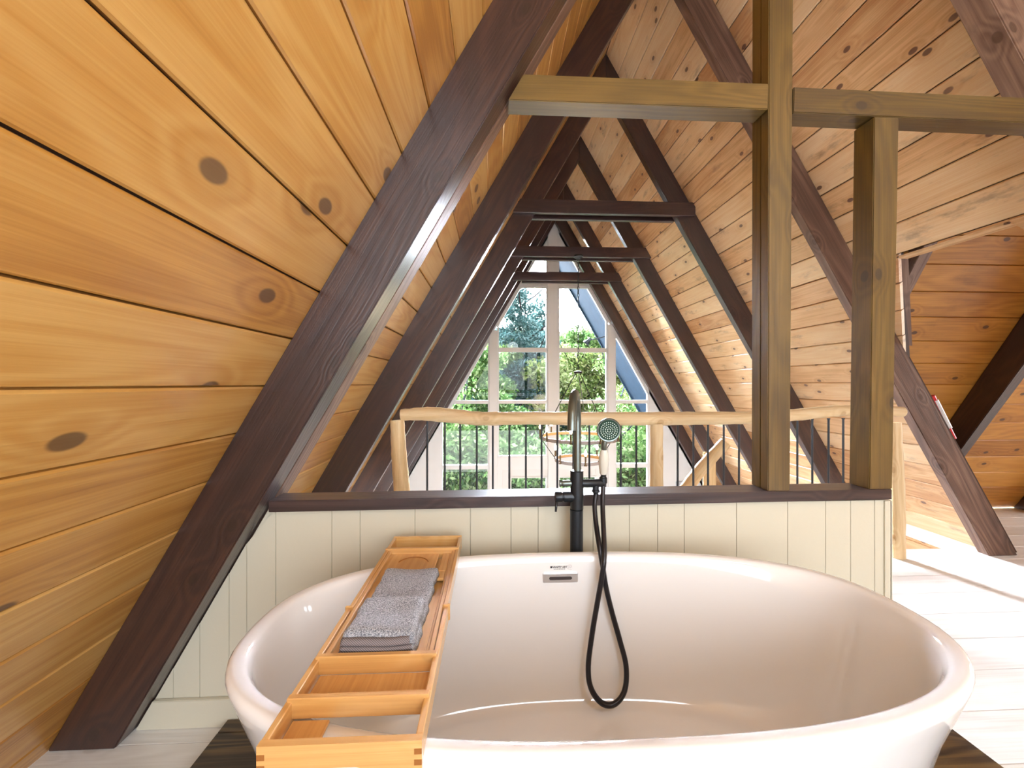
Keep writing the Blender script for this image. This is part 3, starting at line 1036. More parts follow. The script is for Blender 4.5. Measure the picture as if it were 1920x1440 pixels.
# overhanging roof outside: the dark soffit over the boards of the right and left slope
for side in (-1, 1):
    bm = bmesh.new()
    xo = XO_L if side < 0 else XO_R
    nd = Vector((side * S3 / 2, 0, 0.5))
    q = []
    for (y, z) in ((YG + 0.13, ZLOW), (YG + 0.13, zr - 0.03), (YOUT + 0.01, zr - 0.03), (YOUT + 0.01, ZLOW)):
        q.append(Vector((xo - side * z / S3, y, z)) - nd * 0.002)
    add_prism(bm, q, -nd * 0.03)
    q = [Vector((xo - side * z / S3, YOUT + 0.012, z)) - nd * 0.06 for z in (ZLOW, zr - 0.1)]
    add_prism(bm, [q[0], q[1], q[1] + nd * 0.14, q[0] + nd * 0.14], (0, 0.04, 0))
    o = link_bm('trim_soffit', bm, M['soffit'], grain=Vector((0, 1, 0)))
    o.name = 'trim_2' if side < 0 else 'trim_3'
    tag(o, kind='structure')
# floodlight under the overhang
fp = Vector((XO_R - 1.62 / S3 - 0.06, 8.3, 1.62))
fp = PY(1112, 632, 8.3)
zf = fp.z
xf = XO_R - (zf) / S3 - 0.04
e = empty('floodlight', Vector((xf, 8.3, zf)), 'small black outdoor floodlight on the blue soffit beyond the right window pane', 'outdoor light')
tip = PY(1104, 638, 8.3)
bm = bmesh.new(); add_tube(bm, [Vector((xf + 0.01, 8.3, zf + 0.02)), tip], 0.012, 8); link_bm('bracket', bm, M['iron'], parent=e)
bm = bmesh.new(); add_lathe(bm, [(0.03, -0.06), (0.035, 0.0), (0.075, 0.09), (0.07, 0.095), (0.0, 0.08)], tip, Vector((-0.5, 0.2, -0.6)), 16); link_bm('shade', bm, M['iron'], parent=e)

# ------------------------------------------------------------ log railing of the loft
RY = 2.66


def log(name, pts, rads, label, cat, group=None):
    bm = bmesh.new()
    sp = smoothline(pts, 6)
    rr = []
    for i in range(len(sp)):
        f = i / (len(sp) - 1) * (len(rads) - 1)
        k = min(int(f), len(rads) - 2)
        rr.append(rads[k] + (rads[k + 1] - rads[k]) * (f - k) + 0.0015 * math.sin(i * 2.3))
    add_tube(bm, sp, rr, 18)
    o = link_bm(name, bm, M['log'], grain=(sp[-1] - sp[0]), origin=sp[0], smooth=True)
    auto_smooth(o, 50)
    tag(o, label, cat, group)
    return o


rail_px = [(752, 778), (800, 776), (850, 780), (905, 785), (990, 784), (1100, 785), (1240, 785), (1330, 784), (1400, 783), (1490, 778), (1560, 771), (1620, 769), (1692, 772)]
log('log_handrail', [PY(x, y, RY) for x, y in rail_px], [0.036, 0.048, 0.046, 0.043, 0.045, 0.045, 0.042, 0.04, 0.036, 0.034], 'long peeled log handrail running across behind the tub', 'handrail')
log('log_post', [PY(745, 788, RY - 0.0), PY(748, 850, RY), PY(754, 926, RY), PY(757, 1010, RY), Vector((PY(757, 1010, RY).x, RY, 0.002))], [0.044, 0.05, 0.052, 0.054], 'peeled log post at the left end of the handrail, beside the rafters', 'post')
log('log_post', [Vector((PY(1231, 800, RY).x, RY, 0.93)), Vector((PY(1231, 800, RY).x, RY, 0.5)), Vector((PY(1231, 800, RY).x, RY, 0.002))], [0.041, 0.043, 0.044], 'peeled log post under the middle of the log handrail', 'post')
log('log_post', [Vector((2.775, RY + 0.01, 0.93)), Vector((2.785, RY, 0.5)), Vector((2.79, RY, 0.002))], [0.038, 0.04, 0.042], 'peeled log post at the right end of the handrail, past the half wall', 'post')
# bottom rail
bz = 0.12
log('log_bottom_rail', [Vector((-0.7, RY, bz)), Vector((0.5, RY, bz + 0.01)), Vector((1.6, RY, bz)), Vector((2.74, RY, bz))], [0.03, 0.032, 0.03], 'low peeled log rail that carries the iron balusters', 'rail')
bal = [801, 834, 863, 894, 924, 955, 986, 1015.5, 1045, 1075, 1105, 1135, 1164, 1193, 1270.6, 1300, 1327.5, 1357, 1385.6, 1414, 1441, 1468, 1495, 1523, 1553.5, 1581, 1609, 1637]
proto = None
for i, p in enumerate(bal):
    x = PY(p, 850, RY).x
    if proto is None:
        bm = bmesh.new()
        add_tube(bm, [Vector((x, RY, 0.14)), Vector((x, RY, 0.962))], 0.0068, 10)
        add_tube(bm, [Vector((x, RY, 0.955)), Vector((x, RY, 0.962))], 0.010, 10)
        proto = link_bm('baluster', bm, M['rod'], origin=Vector((x, RY, 0.14)), smooth=False)
        auto_smooth(proto)
        o = proto
    else:
        o = proto.copy(); COL.objects.link(o)
        o.location = (x, RY, 0.14)
    tag(o, 'slim dark iron baluster of the log railing', 'baluster', 'iron balusters under the log handrail')

# stair rail beyond the loft edge
log('stair_handrail', [PY(1240, 985, 3.35), PY(1280, 925, 3.3), PY(1318, 875, 3.25), PY(1361, 829, 3.2)], [0.055, 0.052, 0.05, 0.047], 'slanting peeled log stair rail behind the balusters', 'handrail')
xq = PY(1330, 900, 3.42).x
log('log_post', [PY(1330, 852, 3.42), Vector((xq, 3.42, 0.3)), Vector((xq, 3.42, ZLOW))], [0.05, 0.052, 0.055], 'peeled log post behind the slanting stair rail', 'post')
# switch plate on the gable wall
bm = bmesh.new(); a = PY(1268, 903, YG); add_box(bm, a.x, a.x + 0.14, YG - 0.012, YG + 0.0195, a.z - 0.1, a.z, 0.004)
o = link_bm('wall_switch', bm, M['grey_ink']); tag(o, 'small grey control box on the white gable wall behind the stair rail', 'switch')

# ------------------------------------------------------------ chandelier
CY = 5.13
e = empty('chandelier', Vector((XC, CY, 2.785)), 'two ring candle chandelier on a long chain in front of the gable window', 'chandelier')
hub = Vector((XC - 0.015, CY, 1.335))
# chain: links
bm = bmesh.new()
z = 2.77; k = 0
while z > hub.z + 0.04:
    # one oval link
    pts = []
    for j in range(13):
        t_ = 2 * PI * j / 12
        a_, b_ = 0.012 * math.sin(t_), 0.027 * math.cos(t_)
        pts.append(Vector((XC - 0.012 + (a_ if k % 2 == 0 else 0), CY + (0 if k % 2 == 0 else a_), z + b_)))
    add_tube(bm, pts, 0.0032, 5, cap=False)
    z -= 0.044; k += 1
link_bm('chain', bm, M['iron'], parent=e)
bm = bmesh.new(); add_lathe(bm, [(0.0, 0.0), (0.06, 0.0), (0.065, -0.02), (0.03, -0.045), (0.0, -0.05)], Vector((XC - 0.012, CY, 2.838)), n=20)
link_bm('ceiling_canopy', bm, M['iron'], parent=e)
bm = bmesh.new(); add_tube(bm, smoothline([Vector((XC - 0.0, CY, 2.8)), Vector((XC - 0.02, CY + 0.02, 2.2)), Vector((XC - 0.01, CY, 1.65)), Vector((XC - 0.05, CY, 1.5)), Vector((XC - 0.01, CY, 1.44)), hub], 8), 0.003, 6)
link_bm('cord', bm, M['iron'], parent=e)
bm = bmesh.new(); add_lathe(bm, [(0.0, 0.03), (0.015, 0.03), (0.05, 0.02), (0.055, 0.0), (0.05, -0.008), (0.0, -0.008)], hub, n=20)
link_bm('hub', bm, M['iron'], parent=e)
for (rr, zz, cnt, ph) in ((0.49, 0.49, 9, 0.12), (0.31, 0.205, 6, 0.55)):
    c = Vector((XC, CY, zz))
    bm = bmesh.new()
    n = 48
    vv = []
    for k in range(n):
        a_ = 2 * PI * k / n
        d = Vector((math.cos(a_), math.sin(a_), 0))
        vv.append([bm.verts.new(c + d * r_ + Vector((0, 0, h))) for r_, h in ((rr, 0), (rr, 0.04), (rr - 0.012, 0.04), (rr - 0.012, 0))])
    for k in range(n):
        a_, b_ = vv[k], vv[(k + 1) % n]
        for j in range(4): bm.faces.new((a_[j], a_[(j + 1) % 4], b_[(j + 1) % 4], b_[j]))
    rg = link_bm('ring', bm, M['ringwood'], parent=e)
    bm = bmesh.new()
    for k in range(n):
        a_, b_ = 2 * PI * k / n, 2 * PI * (k + 1) / n
        q = [c + Vector((math.cos(t_), math.sin(t_), 0)) * (rr + 0.001) + Vector((0, 0, h)) for t_, h in ((a_, -0.001), (b_, -0.001), (b_, 0.041), (a_, 0.041))]
        q2 = [p + (p - c - Vector((0, 0, p.z - c.z))).normalized() * 0.003 for p in q]
        v = [bm.verts.new(p) for p in q2]; bm.faces.new(v)
    link_bm('metal_band', bm, M['ringmetal'], parent=rg)
    for k in range(cnt):
        a_ = 2 * PI * k / cnt + ph
        p = c + Vector((math.cos(a_), math.sin(a_), 0)) * (rr + 0.012)
        bm = bmesh.new()
        add_lathe(bm, [(0.0, -0.02), (0.018, -0.02), (0.018, -0.005), (0.011, 0.0), (0.011, 0.1), (0.0, 0.1)], p + Vector((0, 0, 0.02)), n=12)
        s = link_bm('candle_sleeve', bm, M['brasswax'], parent=e); auto_smooth(s)
        bm = bmesh.new()
        add_lathe(bm, [(0.0, 0.0), (0.012, 0.0), (0.019, 0.025), (0.014, 0.05), (0.004, 0.08), (0.0, 0.085)], p + Vector((0, 0, 0.12)), n=12)
        link_bm('bulb', bm, M['bulb'], parent=s, smooth=True)
for k in range(3):
    a_ = 2 * PI * k / 3 + R(185)
    d = Vector((math.cos(a_), math.sin(a_), 0))
    bm = bmesh.new(); add_tube(bm, [hub + d * 0.03, Vector((XC, CY, 0.515)) + d * 0.49], 0.006, 8)
    link_bm('rod', bm, M['iron'], parent=e)
    bm = bmesh.new(); add_tube(bm, [Vector((XC, CY, 0.49)) + d * 0.49, Vector((XC, CY, 0.245)) + d * 0.31], 0.005, 8)
    link_bm('rod', bm, M['iron'], parent=e)
pl = bpy.data.lights.new('chandelier_glow', 'POINT'); pl.energy = 20; pl.color = (1.0, 0.8, 0.55); pl.shadow_soft_size = 0.2
po = bpy.data.objects.new('chandelier_glow', pl); COL.objects.link(po); po.location = (XC, CY, 0.75)

# ------------------------------------------------------------ plinth and tub
PT = 0.03
x0p = PZ(430, 1345, PT).x; x1p = PZ(1808, 1383, PT).x
bm = bmesh.new()
yy = -0.1
while yy < 1.3:
    add_box(bm, x0p, x1p, yy + 0.001, min(yy + 0.249, 1.44), 0.0, PT, 0.002)
    yy += 0.25
add_box(bm, x0p, x1p, 1.401, 1.452, 0.0, PT, 0.002)
o = link_bm('tub_platform', bm, M['plinth'], grain=Vector((1, 0, 0)), origin=Vector((0, -0.1, 0)))
tag(o, 'low dark rustic wood platform under the white bathtub', 'platform')

TCX, TCY = 0.240, 0.972
TA, TB = 0.800, 0.370
RIM = 0.64
EXPO = 2.55


def sell(a, bb, t, ex):
    c, s = math.cos(t), math.sin(t)
    return Vector((a * math.copysign(abs(c) ** (2 / ex), c), bb * math.copysign(abs(s) ** (2 / ex), s), 0))


def ring_pts(ia, ib, z, ex, n=128):
    # even spacing along the curve
    raw = [sell(TA - ia, TB - ib, 2 * PI * k / 2000, ex) for k in range(2000)]
    L = [0.0]
    for k in range(2000): L.append(L[-1] + (raw[(k + 1) % 2000] - raw[k]).length)
    out = []; j = 0
    for k in range(n):
        tgt = L[-1] * k / n
        while L[j + 1] < tgt: j += 1
        f = (tgt - L[j]) / max(1e-9, L[j + 1] - L[j])
        p = raw[j % 2000].lerp(raw[(j + 1) % 2000], f)
        out.append(Vector((TCX + p.x, TCY + p.y, z)))
    return out


prof_t = [  # inset along x, inset along y, height, exponent
    (0.20, 0.12, PT + 0.0, 2.4), (0.19, 0.11, PT + 0.01, 2.4), (0.15, 0.09, 0.12, 2.4), (0.09, 0.055, 0.33, 2.45), (0.04, 0.03, 0.50, 2.5),
    (0.012, 0.010, 0.585, 2.55), (0.003, 0.003, 0.612, 2.55), (0.0, 0.0, 0.625, 2.55), (0.002, 0.002, 0.634, 2.55), (0.007, 0.007, 0.6395, 2.55), (0.014, 0.014, 0.6405, 2.55),
    (0.026, 0.024, 0.6395, 2.55), (0.033, 0.030, 0.636, 2.55), (0.038, 0.034, 0.629, 2.55), (0.043, 0.037, 0.615, 2.5), (0.055, 0.042, 0.57, 2.5), (0.085, 0.052, 0.46, 2.45), (0.125, 0.066, 0.34, 2.4),
    (0.165, 0.080, 0.26, 2.4), (0.200, 0.092, 0.225, 2.35), (0.235, 0.11, 0.208, 2.35), (0.28, 0.135, 0.200, 2.3), (0.36, 0.18, 0.197, 2.2), (0.5, 0.25, 0.195, 2.1), (0.68, 0.33, 0.194, 2.0)]
bm = bmesh.new()
rings = []
for (ia, ib, z, ex) in prof_t:
    rings.append([bm.verts.new(p) for p in ring_pts(ia, ib, z, ex)])
for a, c in zip(rings, rings[1:]):
    for k in range(128):
        bm.faces.new((a[k], a[(k + 1) % 128], c[(k + 1) % 128], c[k]))
bm.faces.new(rings[0]); bm.faces.new(rings[-1])
e_tub = empty('bathtub', Vector((TCX, TCY, PT)), 'large oval white freestanding bathtub in the foreground', 'bathtub')
o = link_bm('basin', bm, M['tub'], parent=e_tub, smooth=True)
# overflow plate on the far inner wall
def inner_y(z):
    pr = prof_t[13:]
    for a, c in zip(pr, pr[1:]):
        if c[2] <= z <= a[2]:
            f = (a[2] - z) / (a[2] - c[2])
            return TCY + TB - (a[1] + (c[1] - a[1]) * f)
    return TCY
zo = 0.572
oy = inner_y(zo)
pc = PY(1050.5, 1083, oy); pc.z = zo
zo = PY(1050.5, 1082.5, oy).z
oy = inner_y(zo)
hw = 33 * (oy / 758)
bm = bmesh.new()
add_box(bm, pc.x - hw, pc.x + hw, oy - 0.006, oy + 0.004, zo - 0.015, zo + 0.016, 0.002, 2)
op = link_bm('overflow_plate', bm, M['chrome'], parent=e_tub)
bm = bmesh.new()
n = 12; pts = []
for k in range(n + 1): a_ = -PI / 2 + PI * k / n; pts.append(Vector((pc.x + 0.032 + 0.005 * math.cos(a_), oy - 0.0068, zo + 0.005 * math.sin(a_))))
for k in range(n + 1): a_ = PI / 2 + PI * k / n; pts.append(Vector((pc.x - 0.032 + 0.005 * math.cos(a_), oy - 0.0068, zo + 0.005 * math.sin(a_))))
add_prism(bm, pts, (0, 0.001, 0))
link_bm('overflow_slot', bm, M['slot'], parent=op)


def text(body, size, loc, mat, parent, name, bold=0.0):
    cu = bpy.data.curves.new(name, 'FONT')
    cu.body = body; cu.size = size; cu.extrude = 0.0002; cu.offset = bold
    cu.materials.append(mat)
    ob = bpy.data.objects.new(name, cu); COL.objects.link(ob)
    bpy.context.view_layer.update()
    ob.parent = parent
    me = bpy.data.meshes.new_from_object(ob.evaluated_get(bpy.context.evaluated_depsgraph_get()))
    bpy.data.objects.remove(ob)
    if not me.materials: me.materials.append(mat)
    ob = bpy.data.objects.new(name, me); COL.objects.link(ob); ob.parent = parent
    ob.matrix_basis = parent.matrix_world.inverted() @ (Matrix.Translation(loc) @ Euler((PI / 2 - 0.1, 0, 0)).to_matrix().to_4x4())
    return ob


zl = PY(1050, 1064, inner_y(0.6)).z
ly = inner_y(zl) - 0.0012
lx = PY(1037, 1064, ly).x
sticker = bmesh.new()
add_box(sticker, lx - 0.016, lx + 0.063, ly, ly + 0.0008, zl - 0.009, zl + 0.012)
text('VANITY ART', 0.0085, Vector((lx - 0.002, ly - 0.001, zl - 0.001)), M['ink'], e_tub, 'brand_lettering', 0.00015)
sticker.free()
bm = bmesh.new()
add_box(bm, lx - 0.009, lx - 0.003, ly - 0.001, ly - 0.0004, zl - 0.001, zl + 0.005)
for k in range(7): add_box(bm, lx + 0.002 + k * 0.0055, lx + 0.002 + k * 0.0055 + 0.004, ly - 0.001, ly - 0.0004, zl - 0.0052, zl - 0.0038)
link_bm('logo_mark', bm, M['ink'], parent=e_tub)
bm = bmesh.new()
add_tube(bm, smoothline([Vector((lx + 0.047, ly - 0.0008, zl + 0.004)), Vector((lx + 0.050, ly - 0.0008, zl + 0.008)), Vector((lx + 0.058, ly - 0.0008, zl + 0.008)), Vector((lx + 0.060, ly - 0.0008, zl + 0.002)), Vector((lx + 0.055, ly - 0.0008, zl - 0.001)), Vector((lx + 0.052, ly - 0.0008, zl + 0.004)), Vector((lx + 0.048, ly - 0.0008, zl - 0.003)), Vector((lx + 0.054, ly - 0.0008, zl - 0.006)), Vector((lx + 0.061, ly - 0.0008, zl - 0.006))], 5), 0.0003, 5)
link_bm('line_drawing', bm, M['grey_ink'], parent=e_tub)

# ------------------------------------------------------------ floor standing filler
FY = 1.39
FX = PY(1081, 950, FY).x
e = empty('tub_filler', Vector((FX, FY, 0)), 'matte black floor standing tub filler with gooseneck spout behind the bathtub', 'faucet')


def fz(py): return PY(1081, py, FY).z


rp_ = 0.0225
bm = bmesh.new()
add_lathe(bm, [(0.0, 0.0), (0.055, 0.0), (0.055, 0.006), (0.05, 0.01), (rp_, 0.012), (rp_, fz(955)), (0.0, fz(955))], Vector((FX, FY, 0)), n=32)
o = link_bm('standpipe', bm, M['black'], parent=e); auto_smooth(o)
bm = bmesh.new()
z0, z1 = fz(954), fz(882)
add_lathe(bm, [(0.0, z0), (rp_ - 0.001, z0), (rp_, z0 + 0.001), (rp_, z1 - 0.002), (rp_ - 0.002, z1), (0.0, z1)], Vector((FX + 0.001, FY, 0)), n=32)
o = link_bm('valve_body', bm, M['black'], parent=e); auto_smooth(o)
# spout
pa = Vector((FX + 0.003, FY, z1 - 0.005))
ttop = 1.065
tgt = PY(1070, 800, 1.175)
pts = [pa, Vector((FX + 0.003, FY, 1.0)), Vector((FX + 0.003, FY, ttop))]
cvec = Vector((tgt.x - FX, tgt.y - FY, 0)); D = cvec.length; cd = cvec.normalized()
for k in range(1, 25):
    a_ = PI * k / 24
    pts.append(Vector((FX + 0.003, FY, ttop)) + cd * (D / 2 * (1 - math.cos(a_))) + Vector((0, 0, D / 2 * 0.93 * math.sin(a_))))
pts.append(Vector((pts[-1].x, pts[-1].y, PY(1070, 807, tgt.y).z)))
bm = bmesh.new(); add_tube(bm, pts, 0.0128, 24)
o = link_bm('spout', bm, M['spout'], parent=e); auto_smooth(o)
# handle on the left
hz = fz(931)
bm = bmesh.new()
xa = PY(1041, 931, FY).x
add_lathe(bm, [(0.0, 0.0), (0.0175, 0.0), (0.0185, 0.002), (0.0185, 0.022), (0.0155, 0.024), (0.0155, 0.027), (0.0185, 0.029), (0.0185, FX - xa - 0.01), (0.0, FX - xa - 0.01)], Vector((xa, FY, hz)), Vector((1, 0, 0)), 28)
o = link_bm('mixer_handle', bm, M['black'], parent=e); auto_smooth(o)
bm = bmesh.new(); add_tube(bm, [Vector((xa + 0.003, FY - 0.012, hz - 0.012)), Vector((xa - 0.001, FY - 0.018, hz - 0.046))], [0.005, 0.0035], 10)
link_bm('lever', bm, M['black'], parent=o, smooth=True)
# diverter knob and cross arm
az = fz(906)
xk = PY(1049, 906, FY).x
bm = bmesh.new()
add_lathe(bm, [(0.0, 0.0), (0.012, 0.0), (0.0125, 0.003), (0.009, 0.010), (0.011, 0.018), (0.010, FX - xk - 0.01), (0.0, FX - xk - 0.01)], Vector((xk, FY, az)), Vector((1, 0, 0)), 20)
o = link_bm('diverter_knob', bm, M['spout'], parent=e); auto_smooth(o)
xe = PY(1137, 906, FY - 0.03).x
bm = bmesh.new()
add_lathe(bm, [(0.0, 0.0), (0.0135, 0.0), (0.0135, xe - FX - 0.002), (0.012, xe - FX), (0.0, xe - FX)], Vector((FX, FY, az)), Vector((1, 0, 0)), 20)
xs_ = PY(1131, 900, FY).x
add_lathe(bm, [(0.0135, 0.0), (0.0135, 0.018), (0.010, 0.022), (0.0, 0.022)], Vector((xs_, FY, az)), Vector((0, 0, 1)), 20)
xh = PY(1117, 920, FY).x
add_lathe(bm, [(0.0, 0.0), (0.011, 0.0), (0.011, 0.022), (0.0135, 0.024), (0.0135, 0.030), (0.009, 0.034), (0.0085, 0.06), (0.0, 0.06)], Vector((xh, FY, az)), Vector((0, 0, -1)), 20)
o = link_bm('cross_arm', bm, M['black'], parent=e); auto_smooth(o)

# hand shower: rests in the cradle
e2 = empty('hand_shower', Vector((xs_, FY, az + 0.02)), 'handheld shower with ivory handle and round dark green spray head, standing in its cradle', 'shower head')
hb = Vector((xs_, FY, az + 0.016)); ht = PY(1133, 832, FY - 0.03)
axis = (ht - hb).normalized(); Lh = (ht - hb).length
bm = bmesh.new()
add_lathe(bm, [(0.0, 0.0), (0.0125, 0.0), (0.008, 0.010), (0.0115, 0.018), (0.0, 0.019)], hb, axis, 20)
o = link_bm('handle_base', bm, M['black'], parent=e2); auto_smooth(o)
bm = bmesh.new()
add_lathe(bm, [(0.0, 0.018), (0.0125, 0.0185), (0.0165, 0.05), (0.0175, 0.07), (0.0145, 0.096), (0.0105, 0.108), (0.0, 0.108)], hb, axis, 24)
o = link_bm('handle_grip', bm, M['ceramic'], parent=e2, smooth=True); auto_smooth(o)
hc = PY(1141, 806, FY - 0.055)
bm = bmesh.new()
add_tube(bm, smoothline([hb + axis * 0.106, ht, hc + Vector((0.0, 0.022, -0.01)), hc + Vector((0, 0.02, 0.005))], 5), [0.0095] * 16, 16)
o = link_bm('neck', bm, M['spout'], parent=e2, smooth=True)
fn = (Vector((0, 0, 1.2)) - hc); fn = Vector((fn.x * 0.3, fn.y, -0.12)).normalized()
rh = 0.0395
bm = bmesh.new()
add_lathe(bm, [(0.0, -0.022), (0.015, -0.022), (0.030, -0.013), (rh, -0.003), (rh + 0.001, 0.004), (rh - 0.001, 0.007), (rh - 0.004, 0.006), (0.0, 0.006)], hc, fn, 40)
o = link_bm('spray_head', bm, M['spout'], parent=e2); auto_smooth(o, 30)
bm = bmesh.new()
add_lathe(bm, [(0.0, 0.0055), (rh - 0.0045, 0.0055), (rh - 0.006, 0.0085), (0.0, 0.0095)], hc, fn, 40)
fc = link_bm('spray_face', bm, M['headface'], parent=o); auto_smooth(fc, 30)
bm = bmesh.new()
Rf = rot_from_x(fn)
for rr_, cc in ((0.0055, 6), (0.0125, 12), (0.020, 18), (0.027, 24)):
    for k in range(cc):
        a_ = 2 * PI * k / cc + rr_ * 100
        q = hc + Rf @ Vector((0.0088, rr_ * math.cos(a_), rr_ * math.sin(a_)))
        add_lathe(bm, [(0.0019, 0.0), (0.0016, 0.0022), (0.0, 0.0026)], q, fn, 8)
link_bm('nozzles', bm, M['nozzle'], parent=fc)

# hose
hp = [(1117, 928, FY - 0.002), (1115, 950, FY - 0.012), (1118, 985, 1.345), (1124, 1025, 1.288), (1130, 1062, 1.272), (1136, 1100, 1.268), (1148, 1150, 1.262), (1162, 1200, 1.255),
      (1174, 1250, 1.235), (1171, 1295, 1.21), (1152, 1320, 1.195), (1128, 1318, 1.195), (1108, 1290, 1.205), (1103, 1250, 1.225), (1110, 1190, 1.245), (1120, 1130, 1.25), (1128, 1085, 1.253), (1133, 1045, 1.262), (1132, 1000, 1.31), (1130, 950, 1.365), (1131, 909, FY - 0.002)]
pts = smoothline([PY(*q) for q in hp], 40)
rad = []
acc = 0
for i, p in enumerate(pts):
    rad.append(0.0078 + (0.0009 if i % 2 == 0 else -0.0006))
bm = bmesh.new(); add_tube(bm, pts, rad, 14)
o = link_bm('shower_hose', bm, M['hose'], smooth=True)
tag(o, 'black ribbed shower hose looping down inside the bathtub', 'hose')

# ------------------------------------------------------------ bamboo bath tray
e = empty('bath_tray', Vector((-0.222, 1.0, RIM)), 'bamboo bath caddy tray laid across the left half of the tub', 'bath tray')
TX0, TX1 = -0.340, -0.104
TZ = RIM + 0.0012
BT = 0.036


def tp(name, parts, grain, parent=e, bev=0.0015):
    bm = bmesh.new()
    for q in parts: add_box(bm, *q, bev)
    return link_bm(name, bm, M['bamboo'], parent=parent, grain=grain)


gx_, gy_ = Vector((1, 0, 0)), Vector((0, 1, 0))
# near frame
bm = bmesh.new()
z0, z1 = TZ - 0.008, TZ + BT
arc = []
for k in range(13):
    f = k / 12
    arc.append(Vector((TX0 + 0.075 + (TX1 - TX0 - 0.15) * f, 0.598, z0 + 0.009 * min(1, math.sin(PI * f) * 1.6))))
yF = 0.598
add_prism(bm, [Vector((TX0, yF, z0))] + arc + [Vector((TX1, yF, z0)), Vector((TX1, yF, z1)), Vector((TX0, yF, z1))], (0, 0.0115, 0))
link_bm('end_board', bm, M['bamboo'], parent=e, grain=gx_)
# finger joints on the end board
egb = plain('end_grain_bamboo', (0.30, 0.11, 0.02), 0.5)
for xx in (TX0 + 0.0002, TX1 - 0.0112):
    for k in range(2):
        bm = bmesh.new()
        add_box(bm, xx, xx + 0.011, yF - 0.0006, yF + 0.002, z0 + 0.008 + k * 0.016, z0 + 0.016 + k * 0.016)
        link_bm('finger_joint', bm, egb, parent=e)
NY = 0.955
tp('side_rail', [(TX0, TX0 + 0.011, yF + 0.012, NY, TZ, z1)], gy_)
tp('side_rail', [(TX1 - 0.011, TX1, yF + 0.012, NY, TZ, z1)], gy_)
tp('cross_bar', [(TX0 + 0.002, TX1 - 0.002, 0.678, 0.690, TZ + 0.008, z1 + 0.006)], gx_)
# middle deck
DX0, DX1 = TX0 + 0.013, TX1 - 0.013
tp('cross_bar', [(TX0 + 0.004, TX1 - 0.004, 0.781, 0.793, TZ + 0.006, z1 + 0.005)], gx_)
tp('slat_floor', [(DX0 + 0.001, DX1 - 0.001, 0.691, 0.780, TZ + 0.002, TZ + 0.008)], gy_)
tp('ledge_strip', [(DX0, DX0 + 0.06, 0.611, 0.677, TZ + 0.002, TZ + 0.008)], gy_)
# deck: boards with a device slot and a phone slot left open
dz0, dz1 = TZ + 0.016, TZ + 0.023
deck = []
px0, px1 = DX0, DX1
slot_x0, slot_x1 = DX1 - 0.052, DX1 - 0.018
deck += [(px0, slot_x0, 0.794, 1.283, dz0, dz1), (slot_x1, px1, 0.794, 1.283, dz0, dz1), (slot_x0, slot_x1, 0.794, 1.03, dz0, dz1), (slot_x0, slot_x1, 1.118, 1.165, dz0, dz1), (slot_x0 + 0.012, slot_x1, 1.165, 1.283, dz0, dz1)]
tp('deck', deck, gy_)
tp('slot_floor', [(slot_x0 - 0.005, slot_x1 + 0.005, 1.02, 1.283, TZ + 0.004, TZ + 0.008)], gy_)
tp('deck_rail', [(DX0 - 0.0, DX0 + 0.010, 0.794, 1.283, dz1 + 0.0005, dz1 + 0.010)], gy_)
tp('deck_rail', [(DX1 - 0.010, DX1, 0.794, 1.283, dz1 + 0.0005, dz1 + 0.010)], gy_)
bm = bmesh.new()
n = 24; gl_c = Vector(((DX0 + slot_x0) / 2 + 0.01, 1.213, dz1 + 0.0006))
ar = [gl_c + Vector((0.045 * math.cos(R(15) + PI * 0.83 * k / n), 0.045 * math.sin(R(15) + PI * 0.83 * k / n), 0)) for k in range(n + 1)]
add_tube(bm, ar, 0.0016, 6)
link_bm('glass_groove', bm, bpy.data.materials['end_grain_bamboo'], parent=e)
# far frame, slightly narrower, slides inside the near one
FX0, FX1 = TX0 + 0.003, TX1 - 0.003
tp('cross_bar', [(FX0, FX1, 1.284, 1.296, TZ + 0.008, z1 + 0.004)], gx_)
tp('side_rail', [(FX0, FX0 + 0.010, NY + 0.008, 1.388, TZ, z1)], gy_)
tp('side_rail', [(FX1 - 0.010, FX1, NY + 0.008, 1.388, TZ, z1)], gy_)
tp('end_board', [(FX0, FX1, 1.3885, 1.400, TZ - 0.006, z1 + 0.001)], gx_)
tp('rail_stop', [(TX1 - 0.014, TX1 + 0.003, NY - 0.0, NY + 0.0075, TZ + 0.002, z1 + 0.004)], gx_)
tp('rail_stop', [(TX0 - 0.003, TX0 + 0.014, NY - 0.0, NY + 0.0075, TZ + 0.002, z1 + 0.004)], gx_)

# towel
e = empty('towel', Vector((-0.225, 0.95, dz1 + 0.011)), 'folded grey terry towel lying on the bamboo tray', 'towel')
ta, tb_ = Vector((-0.300, 0.765)), Vector((-0.150, 1.145))
tz = dz1 + 0.0012


